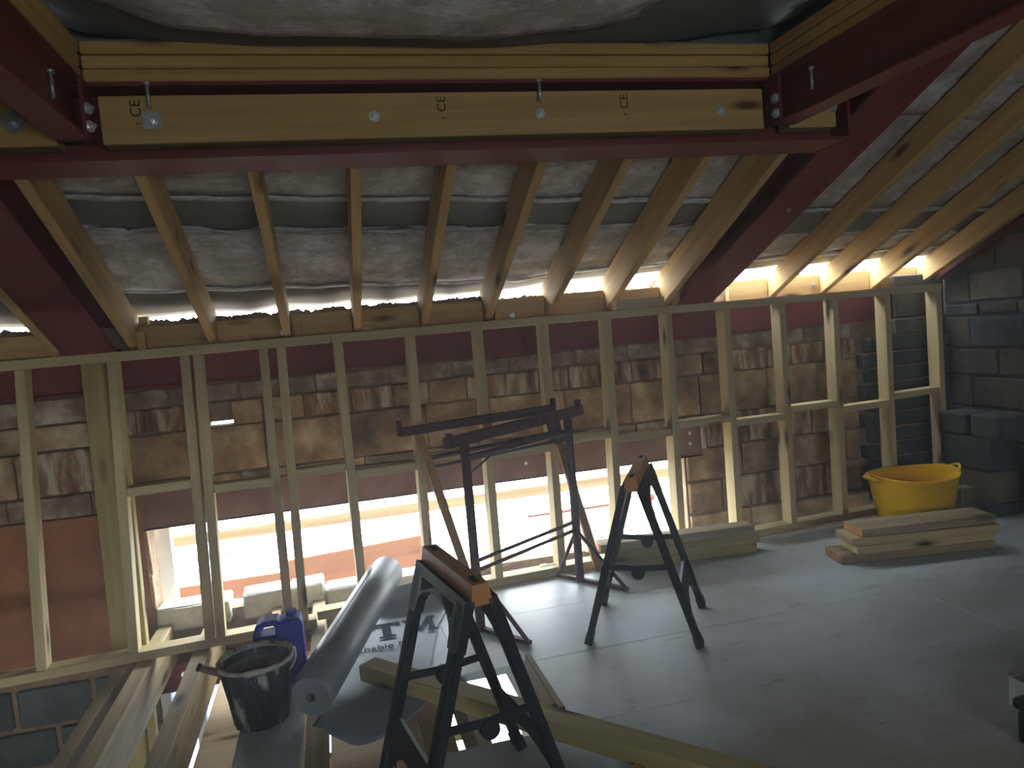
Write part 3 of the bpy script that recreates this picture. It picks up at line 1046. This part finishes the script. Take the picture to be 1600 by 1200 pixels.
def sawhorse(ridge_near, ridge_far, label, spread=.25):
    a, b = Vector((*ridge_near, 0)), Vector((*ridge_far, 0))
    L = (b - a).length
    ang = math.atan2(b.y - a.y, b.x - a.x)
    r = empty('sawhorse', (*(a + b).xy / 2, 0), ang, label, 'sawhorse', 'folding plastic sawhorses')
    W = WM[r.name]
    # orange capping: tapered, with dark slips painted as end-notch shade
    h = SAW_H
    e = L / 2
    prof = [(-.034, h - .062), (.034, h - .062), (.024, h), (-.024, h)]
    cap = link('cap', extrude_profile(prof, L), M['orange'], r, W)
    for s in (-1, 1):
        link('cap_slot_shade', box_mesh(.05, .018, .004, .001), M['dark'], cap, W @ Matrix.Translation((s * (e - .05), 0, h + .001)))
    # each side frame: two channel legs, top rail with arch
    for s in (-1, 1):
        tilt = math.atan2(spread - .035, h - .06)
        F = W @ Matrix.Translation((0, s * .034, h - .045)) @ Matrix.Rotation(s * tilt, 4, 'X')
        LH = (h - .045) / math.cos(tilt)
        # top rail and arch (in the plane of the side frame)
        arch = [(-e, 0), (e, 0), (e, -.15)]
        k = 12
        for q in range(k + 1):
            t_ = q / k
            x = (e - .075) * math.cos(PI * t_)
            arch.append((x, -.155 + .10 * math.sin(PI * t_) ** 0.7))
        arch.append((-e, -.15))
        prism('side_rail', arch, .030, M['black'], r, F)
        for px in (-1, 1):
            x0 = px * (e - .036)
            prism('rail_recess_shade', [(px * (e - .09), -.035), (px * .03, -.035), (px * (e - .10), -.075)], .033, M['dark'], r, F)  # dark panel set slightly proud, painted as the shade inside a recess
            rail = [(-.031, -.01), (.031, -.01), (.027, -LH + .004), (-.027, -LH + .004)]
            leg = prism('leg', [(x0 + x, z_) for x, z_ in rail], .030, M['black'], r, F, bev=.004)
            # dark strip proud of the leg, painted as the shade of a groove
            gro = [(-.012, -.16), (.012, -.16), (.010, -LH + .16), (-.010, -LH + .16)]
            prism('leg_groove_shade', [(x0 + x, z_) for x, z_ in gro], .034, M['dark'], leg, F)
            prism('foot', [(x0 - .031, -LH + .05), (x0 + .031, -LH + .05), (x0 + .031, -LH + .003), (x0 - .031, -LH + .003)], .036, M['black'], leg, F)
        # low gusset between the two legs
        gus = [(-e + .05, -LH + .27), (-e + .05, -LH + .06)] + [(-e + .06 + (L - .12) * q / 10, -LH + .06 + .13 * math.sin(PI * q / 10) ** .6) for q in range(1, 10)] + [(e - .05, -LH + .06), (e - .05, -LH + .27)]
        prism('gusset', gus, .014, M['black'], r, F)
    # folding stays across each end
    zs = .36
    yw = .034 + (spread - .034) * (1 - zs / (h - .06))
    for px in (-1, 1):
        x0 = px * (e - .036)
        for s in (-1, 1):
            timber('stay', W @ Vector((x0, s * yw * 1.02, zs + .004)), W @ Vector((x0, -s * .01, zs - .004)), .012, .026, M['black'], r)
        tube('stay_hub', W @ Vector((x0 - .016, 0, zs - .022)), W @ Vector((x0 + .016, 0, zs - .022)), .03, M['black'], r, n=20)
    return r


sawhorse((0.352, 2.06), (0.268, 2.53), 'nearest folding sawhorse, black legs and orange top, straddling the floor gap')
sawhorse((1.245, 3.10), (1.51, 3.58), 'farther folding sawhorse on open floor before the left timber stack')


# ================================================================== STEEL TRESTLES
def trestle_a():
    F1, F2 = Vector((0.602, 3.618, 0)), Vector((1.278, 4.061, 0))
    d = (F2 - F1).normalized()
    p = Vector((d.y, -d.x, 0))
    r = empty('trestle', (*((F1 + F2) / 2).xy, 0), 0, 'dark rusty steel trestle with upright legs and bracing feet', 'trestle')
    top = .965
    A, B = F1 - d * .115 + Vector((0, 0, top)), F2 + d * .125 + Vector((0, 0, top + .015))
    timber('top_rail', A, B, .05, .052, M['rust'], r)
    block('rail_stop', B + Vector((-.03, -.02, .02)), B + Vector((.0, .02, .06)), M['rust'], r, .002, 0)
    block('rail_stop', A + Vector((.0, -.02, .02)), A + Vector((.03, .02, .045)), M['rust'], r, .002, 0)
    for f in (F1, F2):
        tube('leg', f + Vector((0, 0, .0)), f + Vector((0, 0, top)), .024, M['rust'], r, n=10)
        ends = [f + p * .33, f - p * .17]
        timber('foot_bar', ends[0] + Vector((0, 0, .012)), ends[1] + Vector((0, 0, .012)), .03, .02, M['rust'], r)
        for q in ends:
            tube('strut', q.lerp(f, .06) + Vector((0, 0, .02)), f + Vector((0, 0, .30)), .011, M['rust'], r, n=8)
    for z_, rr in ((.873, .016), (.304, .010), (.352, .010)):
        tube('tie_rod', F1 + Vector((0, 0, z_)), F2 + Vector((0, 0, z_)), rr, M['rust'], r, n=8)
    tube('locking_pin', F1.lerp(F2, .05) + Vector((0, 0, .80)), F1.lerp(F2, .24) + Vector((0, 0, .862)), .006, M['rust'], r, n=6)
    return r


def trestle_b():
    F1, F2 = Vector((0.651, 3.953, 0)), Vector((1.44, 4.19, 0))
    v = Vector((-.238, -.025, 1.0))
    r = empty('trestle', (*((F1 + F2) / 2).xy, 0), 0, 'leaning trestle with dark hooked top rail and mustard timber legs', 'trestle')
    d = (F2 - F1).normalized()
    A, B = F1 + v - d * .10, F2 + v + d * .035
    timber('top_rail', A, B, .045, .045, M['rust'], r)
    for e_, s in ((A, 1), (B, -1)):
        block('rail_stop', e_ + Vector((-.012, -.012, -.02)), e_ + Vector((.012, .012, .06)), M['rust'], r, .002, 0)
    for f in (F1, F2):
        timber('leg', f + Vector((0, 0, .004)), f + v * .975, .045, .035, M['mustard'], r, upv=(0, 1, 0))
    timber('leg_plate', F2 + v * .80, F2 + v * .97, .07, .05, M['rust'], r, upv=(0, 1, 0))
    for t_, rr in ((.84, .013), (.79, .008)):
        tube('tie_rod', F1 + v * t_, F2 + v * (t_ + .02), rr, M['rust'], r, n=8)
    for q in (.62, .67, .71, .80):
        a = F1.lerp(F2, q) + v * .845
        tube('rod_collar', a - d * .008, a + d * .008, .022, M['rust'], r, n=10)
    return r


trestle_a()
trestle_b()

# ================================================================== ROLL, SHEET, LOOSE TIMBER
rc0, rc1 = Vector((-.203, 3.05, .088)), Vector((.195, 4.07, .235))
rl = empty('membrane_roll', rc0 - Vector((0, 0, .088)), 0, 'thick roll of grey roofing membrane leaning up to the stud frame', 'membrane roll')
mm, L = axes(rc0, rc1)
n_ = 48
vs, fs = [], []
rings = [(-L / 2, .020), (-L / 2, .022), (-L / 2 + .004, .074), (-L / 2, .081), (-L / 2 + .004, .086), (-L * .2, .087), (L * .2, .0865), (L / 2 - .004, .086), (L / 2, .081), (L / 2 - .004, .03)]
for x, r_ in rings:
    for i in range(n_):
        a = 2 * PI * i / n_
        vs.append((x, r_ * math.cos(a), r_ * math.sin(a)))
for j in range(len(rings) - 1):
    for i in range(n_):
        fs.append((j * n_ + i, j * n_ + (i + 1) % n_, (j + 1) * n_ + (i + 1) % n_, (j + 1) * n_ + i))
fs.append(tuple(range((len(rings) - 1) * n_, len(rings) * n_)))
link('rolled_body', mesh_from('rolled_body', vs, fs, True), M['roll'], rl, mm)
tag(lathe('cardboard_core', [(.0205, -.02), (.0205, .02), (.013, .02), (.013, -.02)], M['rubble'], rl, (0, 0, 0), 20, True), 'brown cardboard core end')
o = [x for x in rl.children if x.name.startswith('cardboard_core')][0]
o.matrix_local = WM[rl.name].inverted() @ mm @ Matrix.Translation((-L / 2 + .018, 0, 0)) @ Matrix.Rotation(PI / 2, 4, 'Y')
WM[o.name] = WM[rl.name] @ o.matrix_local
# loose outer flap along the roll
vs = []
for k in range(9):
    a = -0.5 + k * .09
    for x in (-L / 2 + .02, L / 2 - .1 - .05 * math.sin(k)):
        vs.append((x, (.0885 + .001 * k) * math.sin(a + 0.9), (.0885 + .001 * k) * math.cos(a + .9)))
fl_ = link('loose_flap', mesh_from('loose_flap', vs, [(2 * k, 2 * k + 1, 2 * k + 3, 2 * k + 2) for k in range(8)], True), M['roll'], rl, mm)

sh = empty('membrane_sheet', (0.15, 3.5, 0), 0, 'unrolled grey roofing membrane printed with dark lettering, draped over the floor edge', 'membrane sheet')


def sheet_fn(u, v):
    # v: 0 at the near hanging edge .. 1 at the sole plate; u: 0 under the roll .. 1 right edge
    yl = 2.97 + 1.17 * v
    left = Vector((-.205 + .36 * v, yl, 0))
    right_pts = [(0, .17, 2.95), (.06, .262, 3.03), (.25, .30, 3.28), (.62, .40, 3.75), (.78, .47, 3.93), (1, .54, 4.16)]
    for (t0, xa, ya), (t1, xb, yb) in zip(right_pts[:-1], right_pts[1:]):
        if v <= t1:
            q = (v - t0) / (t1 - t0)
            right = Vector((xa + (xb - xa) * q, ya + (yb - ya) * q, 0))
            break
    p = left.lerp(right, u)
    if v < .18:
        p.y -= .085 * math.sin(PI * u) * (1 - v / .18)
    z_ = 0.006 + .004 * max(0, noise.noise((p.x * 6, p.y * 5, 0)) + .3)
    if v > .86:
        q = (v - .86) / .14
        z_ += .11 * q * q + .02 * q * noise.noise((p.x * 7, 1, 0))
    if p.y < 3.16 and p.x > -.16:
        z_ = z_ - .05 * ((3.16 - p.y) / .25) ** 1.6 * min(1, max(0, u * 2.5))
    return Vector((p.x, p.y, z_))


def sheet_z(x, y):
    return 0.0125


grid_sheet('sheet_body', sheet_fn, 26, 44, M['sheet'], sh, .002)
rr_ = Matrix.Translation((0.078, 3.70, .0135)) @ Matrix.Rotation(-0.02, 4, 'Z') @ Matrix.Diagonal((.98, 1.75, 1, 1))
# heavy slab-serif lettering, flat print
T_ = [[(-.072, .098), (-.056, .098), (-.056, .135), (-.072, .135)], [(.056, .098), (.072, .098), (.072, .135), (.056, .135)], [(-.056, .113), (.056, .113), (.056, .135), (-.056, .135)],
      [(-.022, .02), (.022, .02), (.022, .113), (-.022, .113)], [(-.042, 0), (.042, 0), (.042, .02), (-.042, .02)]]
M_ = [[(-.085, 0), (-.03, 0), (-.03, .018), (-.085, .018)], [(-.085, .117), (-.045, .117), (-.045, .135), (-.085, .135)], [(-.07, .018), (-.045, .018), (-.045, .117), (-.07, .117)],
      [(.03, 0), (.085, 0), (.085, .018), (.03, .018)], [(.045, .117), (.085, .117), (.085, .135), (.045, .135)], [(.04, .018), (.07, .018), (.07, .117), (.04, .117)],
      [(-.045, .135), (-.045, .095), (-.005, .02), (.005, .02), (0, .055)], [(.045, .135), (0, .055), (.005, .02), (.045, .095)]]
for quads, x0 in ((T_, .148), (M_, .318)):
    vs, fs = [], []
    for q in quads:
        fs.append(tuple(range(len(vs), len(vs) + len(q))))
        vs += [(x, z_ * 1.45, 0) for x, z_ in q]
    me = bpy.data.meshes.new('print_letter')
    me.from_pydata(vs, [], fs)
    link('print_letter', me, M['print'], sh, Matrix.Translation((x0, 3.70, .0145)))
text_part('print_line', 'breathable M', .075, Matrix.Translation((-.125, 3.575, .0145)) @ Matrix.Diagonal((.92, 1.1, 1, 1)), M['print'], sh)

lt = timber('timber_length', Vector((.03, 3.30, .049)), Vector((1.20, 1.905, .049)), .098, .07, M['green'], None)
tag(lt, 'long treated timber lying diagonally over the floor gap under the nearest sawhorse', 'timber length')
lt.location.z += .003
bt = timber('batten', (.735, 3.21, .012), (.735, 2.70, .012), .026, .022, M['dull'], None)
tag(bt, 'thin grey batten on the floor along the right edge of the gap', 'batten')
bt2 = timber('batten', (.683, 3.165, .010), (.683, 2.74, .010), .05, .018, M['dull'], None)
bt2.location.x = .683 + .0225
bt2.location.x = .6985
tag(bt2, 'short flat batten lying just inside the thin batten by the gap', 'batten')
for k, (x, y) in enumerate(((.845, 2.215), (.885, 2.195))):
    st = block('timber_offcut', (x - .017, y - .03, 0.001), (x + .017, y + .03, .03), M['kerb'], None, .003, 0, rz=.5)
    tag(st, ('pale timber offcut on the floor under the near end of the diagonal timber, left one', 'pale timber offcut on the floor under the near end of the diagonal timber, right one')[k], 'timber offcut')

# ================================================================== BOARDS STACKED ON THE FLOOR


def board(lo_mid, ang, L, wd, th, z_, mat, ends, label, group, pitch_=0.0):
    d = Vector((math.cos(ang), math.sin(ang), pitch_))
    p0 = Vector((*lo_mid, z_ + th / 2))
    o = timber('timber_board', p0, p0 + d * L, wd, th, M[mat], None, ends=M[ends])
    return tag(o, label, 'timber board', group)


G2 = 'boards stacked in front of the yellow tub'
dv = Vector((3.578 - 2.707, 3.459 - 3.616)).normalized()
a2 = math.atan2(dv.y, dv.x)
nv_ = Vector((-dv.y, dv.x))
for z_, off_, along, L, th, mt, en, da, lab in (
        (0.001, .105, -.02, .90, .046, 'dull', 'endgrain', 0.0, 'bottom board of the stack before the yellow tub, brownish with red-brown end'),
        (.048, .098, .07, .82, .047, 'stud', 'stud', .012, 'pale board second from the floor, stacked before the yellow tub'),
        (.096, .105, .045, .86, .046, 'stud', 'dull', -.02, 'pale board just under the topmost, stacked before the yellow tub'),
        (.143, .100, .10, .80, .046, 'dull', 'endgrain', .02, 'topmost grey-brown board with orange end, before the yellow tub')):
    p = Vector((2.707, 3.616)) + dv * along + nv_ * off_
    board(p, a2 + da, L, .20, th, z_, mt, en, lab, G2)
G1 = 'boards stacked under the right studs'
dv1 = Vector((2.42 - 1.512, 4.045 - 4.123)).normalized()
a1 = math.atan2(dv1.y, dv1.x)
nv1 = Vector((-dv1.y, dv1.x))
for z_, off_, along, L, th, mt, en, da, pt, lab in (
        (0.001, .056, .0, .905, .052, 'green', 'stud', 0, 0, 'bottom board of the left stack, lying behind the farther sawhorse'),
        (.054, .055, -.02, .95, .058, 'green', 'stud', .006, 0, 'middle board of the left stack behind the farther sawhorse, with dark knots'),
        (.113, .056, -.07, .97, .055, 'dull', 'endgrain', .004, 0, 'topmost board of the left stack behind the farther sawhorse, with brown left end')):
    p = Vector((1.512, 4.123)) + dv1 * along + nv1 * off_
    board(p, a1 + da, L, .112, th, z_, mt, en, lab, G1, pt)

# ================================================================== TUB, BUCKET, CAN
tr = empty('trug', (3.565, 4.06, 0), -.06, 'flexible yellow plastic tub with two loop handles behind the board stack', 'tub')
W = WM[tr.name]
prof = [(.185, .0), (.200, .004), (.235, .15), (.262, .30), (.270, .322), (.274, .328), (.268, .331), (.260, .322), (.228, .15), (.194, .012)]
tub = lathe('tub_body', prof, M['yellow'], tr, (3.565, 4.06, 0.002), 56)
for v in tub.data.vertices:                      # slightly oval, rim pulled up to the handles
    a = math.atan2(v.co.y, v.co.x)
    k = (v.co.z / .33)
    v.co.x *= 1 + .04 * k
    v.co.y *= 1 - .06 * k
    v.co.z += .022 * k * k * math.cos(a) ** 4
for s in (-1, 1):
    pts = []
    for q in range(13):
        t_ = -1 + 2 * q / 12
        pts.append(W @ Vector((s * (.272 + .062 * (1 - t_ * t_) ** .8), t_ * .062, .318 + .036 * (1 - t_ * t_))))
    swept('handle', pts, .0105, M['yellow'], tr)

bk = empty('bucket', (-.405, 3.13, 0), 0, 'black ribbed builders bucket crusted with dried mortar, standing by the blue can', 'bucket')
prof = [(.098, .0), (.104, .003), (.116, .10), (.138, .235), (.147, .241), (.150, .252), (.146, .262), (.139, .258), (.132, .235), (.110, .10), (.099, .012)]
bd = lathe('bucket_body', prof, M['dirtyblack'], bk, (-.405, 3.13, .001), 140)
for v in bd.data.vertices:                       # vertical ribs
    a = math.atan2(v.co.y, v.co.x)
    r_ = v.co.xy.length
    if .002 < v.co.z < .238 and r_ > .0985 + v.co.z * .16:
        f = 1 + .035 * max(0, min(1, (math.sin(a * 14) - .3) * 3))
        v.co.x *= f
        v.co.y *= f
vs, fs = [], []
n_ = 56                                          # ragged mortar crust round the rim
for i in range(n_):
    a = 2 * PI * i / n_
    h1 = .006 + .012 * noise.noise((math.cos(a) * 4, math.sin(a) * 4, 0)) + .009 * noise.noise((math.cos(a) * 13, math.sin(a) * 13, 2))
    for r_, z_ in ((.1445, .243), (.1508, .249 - h1 * .4), (.1505, .259 + h1 * .5), (.145, .262 + h1 * .9), (.1375, .255), (.119, .170)):
        vs.append((r_ * math.cos(a), r_ * math.sin(a), z_))
for i in range(n_):
    for k in range(5):
        fs.append((i * 6 + k, i * 6 + k + 1, ((i + 1) % n_) * 6 + k + 1, ((i + 1) % n_) * 6 + k))
link('mortar_crust', mesh_from('mortar_crust', vs, fs, True), M['cement'], bk, Matrix.Translation((-.405, 3.13, .001)))
lathe('mortar_fill', [(.002, .172), (.06, .170), (.118, .166), (.112, .14), (.002, .14)], M['rubble'], bk, (-.405, 3.13, .001), 32)
swept('bucket_handle', [(-.405 + .155 * math.cos(t_), 3.13 + .155 * math.sin(t_) , .245 + .03 * math.sin(t_ * 2)) for t_ in [PI * .02 + q * .10 for q in range(-6, 3)]], .003, M['zinc'], bk)
tl = empty('hand_tool', (-.49, 3.06, .15), 0, 'reddish brown tool handle sticking out of the left of the black bucket', 'hand tool')
mmh, Lh = axes((-.475, 3.10, .20), (-.605, 3.09, .272))
link('tool_handle', box_mesh(Lh, .03, .026, .008), M['brown'], tl, mmh)
tube('tool_tang', (-.475, 3.10, .20), (-.43, 3.11, .14), .008, M['zinc'], tl, n=8)
tube('handle_end', (-.605, 3.09, .272), (-.617, 3.089, .279), .017, M['black'], tl, n=10)

jc = empty('jerrycan', (-.335, 3.44, 0), -.03, 'blue plastic jerrycan with moulded handle standing behind the black bucket', 'jerrycan')
W = WM[jc.name]
# body outline in local XZ with a handle hole: built as an outer ring bridged to the hole
outer = [(-.100, .0), (.100, .0), (.106, .02), (.106, .275), (.096, .298), (.072, .306), (.030, .306), (.022, .29), (.010, .292), (.0, .304), (-.055, .304), (-.088, .288), (-.106, .25), (-.106, .02)]
hole = [(-.012, .238), (-.008, .268), (-.014, .278), (-.052, .278), (-.072, .262), (-.080, .238)]
bm = bmesh.new()
for y, nm in ((-.052, 'f'), (.052, 'b')):
    ov = [bm.verts.new((x, y, z_)) for x, z_ in outer]
    hv = [bm.verts.new((x, y, z_)) for x, z_ in hole]
    oe = [bm.edges.new((ov[i], ov[(i + 1) % len(ov)])) for i in range(len(ov))]
    he = [bm.edges.new((hv[i], hv[(i + 1) % len(hv)])) for i in range(len(hv))]
    bmesh.ops.triangle_fill(bm, edges=oe + he, use_beauty=True, use_dissolve=False)
    if nm == 'f':
        o0, h0 = ov, hv
    else:
        for A_, B_ in ((o0, ov), (h0, hv)):
            for i in range(len(A_)):
                j = (i + 1) % len(A_)
                bm.faces.new((A_[i], A_[j], B_[j], B_[i]))
bmesh.ops.recalc_face_normals(bm, faces=bm.faces)
sharp = [e for e in bm.edges if len(e.link_faces) == 2 and e.calc_face_angle(0) > .6 and abs(e.verts[0].co.y - e.verts[1].co.y) < .01]
bmesh.ops.bevel(bm, geom=sharp, offset=.010, segments=3, affect='EDGES')
me = bpy.data.meshes.new('can_body')
bm.to_mesh(me)
bm.free()
link('can_body', me, M['blue'], jc, W)
tube('screw_cap', W @ Vector((.062, 0, .304)), W @ Vector((.062, 0, .326)), .022, M['blue'], jc, n=18)
# a folded scrap of grey sheeting behind the can
# ================================================================== LOOSE BLOCKS BY THE GABLE
G3 = 'loose blocks piled by the gable wall'
for lo, hi, mt, lab, rz in (
        ((4.08, 3.93, .0), (4.30, 4.37, .072), 'grey', 'dark slab at the bottom of the block pile by the gable wall', 0),
        ((4.07, 3.94, .077), (4.28, 4.36, .290), 'rubble', 'pale block lying second from the bottom in the gable pile', .02),
        ((4.06, 3.93, .295), (4.27, 4.36, .506), 'grey', 'dark full-length block third from the bottom in the gable pile', -.03),
        ((4.06, 4.15, .512), (4.26, 4.365, .655), 'grey', 'dark half block on top of the pile, next to the last stud', .06),
        ((4.05, 3.86, .512), (4.26, 4.09, .66), 'grey', 'dark half block on top of the pile, at its right end', -.08),
        ((4.16, 3.42, .0), (4.38, 3.72, .44), 'rubble', 'pale block standing upright right of the block pile', .03),
        ((3.86, 4.02, .002), (4.01, 4.2, .19), 'rubble', 'broken tan block lying between the yellow tub and the block pile', .3)):
    o = block('loose_block', lo, hi, M[mt], None, .01, .002, rz)
    tag(o, lab, 'block', G3)

# ================================================================== CASES AT THE RIGHT EDGE
bx = empty('toolbox', (2.312, 1.822, 0), .05, 'black plastic toolbox cut off by the right edge of the picture', 'toolbox')
W = WM[bx.name]
link('box_body', box_mesh(.50, .26, .115, .012), M['black'], bx, W @ Matrix.Translation((0, 0, .0585)))
link('box_lid', box_mesh(.52, .28, .04, .012), M['black'], bx, W @ Matrix.Translation((0, 0, .136)))
swept('box_handle', [W @ Vector((-.09 + .18 * q / 8, 0, .155 + .03 * math.sin(PI * q / 8))) for q in range(9)], .01, M['black'], bx)
cd = empty('cardboard_box', (2.45, 2.06, 0), 0, 'open pale cardboard box just behind the black toolbox', 'box')
x0, x1, y0, y1, zt_ = 2.235, 2.66, 1.99, 2.13, .105
for lo, hi in (((x0, y0, 0), (x0 + .005, y1, zt_)), ((x0 + .005, y0, 0), (x1, y0 + .005, zt_)), ((x0 + .005, y1 - .005, 0), (x1, y1, zt_)), ((x0 + .005, y0 + .005, 0), (x1, y1 - .005, .006)), ((x1, y0, 0), (x1 + .005, y1, zt_))):
    block('box_side', lo, hi, M['white'], cd, .001, 0)
block('box_flap', (x0 + .01, y1 + .001, zt_ - .09), (x1 - .02, y1 + .006, zt_ + .012), M['rubble'], cd, .001, 0)

# cables hanging below the floor edge
for k, x in enumerate((.075, .10)):
    cb_ = swept('cable', [(x + .012 * math.sin(q * .9 + k), 2.93 - .035 * q, -.05 - .022 * q) for q in range(11)], .004, M['dark'], None)
    tag(cb_, ('left of two thin dark cables hanging below the drooping membrane edge', 'right of two thin dark cables hanging below the drooping membrane edge')[k], 'cable')

# ================================================================== OUTSIDE THE OPENING: SCAFFOLD
deck = empty('scaffold_deck', (0.6, 5.6, -0.4), 0, 'scaffold platform of long boards outside the low opening', 'scaffold')
for k in range(4):
    timber('deck_board', (-2.4, 5.15 + .23 * k, -.42), (3.6, 5.15 + .23 * k, -.42), .22, .038, M['dull'], deck)
tb_ = empty('toe_board', (-0.3, 5.42, -.40), 0, 'reddish knotted boards fixed upright along the scaffold edge outside', 'scaffold board')
timber('upright_board', (-1.22, 5.42, -.235), (-0.46, 5.42, -.235), .03, .325, M['redboard'], tb_)
timber('upright_board', (-0.45, 5.42, -.20), (0.60, 5.42, -.155), .03, .40, M['redboard'], tb_)
gb = timber('guard_board', (-2.3, 5.45, .235), (3.2, 5.45, .245), .03, .075, M['dull'], None)
tag(gb, 'long pale guard board crossing the brightness outside the opening', 'scaffold board')
for x in (-1.32, 0.36, 2.36):
    t_ = tube('scaffold_tube', (x, 5.52, -2.6), (x, 5.52, 1.4), .024, M['tube'], None, n=14)
    tag(t_, {-1.32: 'upright scaffold tube at the left end of the opening', .36: 'upright scaffold tube outside near the middle of the opening', 2.36: 'upright scaffold tube outside behind the right end of the opening'}[x], 'scaffold tube')
t_ = tube('scaffold_tube', (-1.5, 5.50, .045), (-0.7, 5.50, .115), .03, M['tube'], None, n=14)
tag(t_, 'short level scaffold tube with couplers seen at the left of the opening', 'scaffold tube')
t_ = tube('scaffold_tube', (-1.3, 5.56, .06), (-0.95, 5.56, .3), .02, M['tube'], None, n=14)
tag(t_, 'slanting scaffold brace seen at the left of the opening', 'scaffold tube')
jb = block('white_post', (-1.13, 4.86, -.03), (-1.03, 4.92, .505), M['white'], None, .004, 0)
tag(jb, 'white upright trim board at the left edge of the low opening', 'trim board')
ib = timber('insulation_board', (1.45, 5.30, -.157), (1.98, 5.30, -.157), .04, .48, M['specked'], None)
tag(ib, 'speckled pale board standing outside behind the farther sawhorse', 'board')
rb = timber('red_rail', (1.3, 5.30, .094), (2.0, 5.30, .094), .03, .02, M['redlint'], None)
tag(rb, 'thin reddish rail along the top of the speckled board outside', 'rail')
rcp = lathe('warning_cap', [(.002, -.02), (.026, -.02), (.030, 0), (.026, .016), (.002, .02)], M['reddish'], None, (2.36, 5.478, .055), 20)
rcp.matrix_world = Matrix.Translation((2.36, 5.478, .055)) @ Matrix.Rotation(PI / 2, 4, 'X')
tag(rcp, 'small round red scaffold cap in the bright opening by the farther sawhorse', 'scaffold cap')
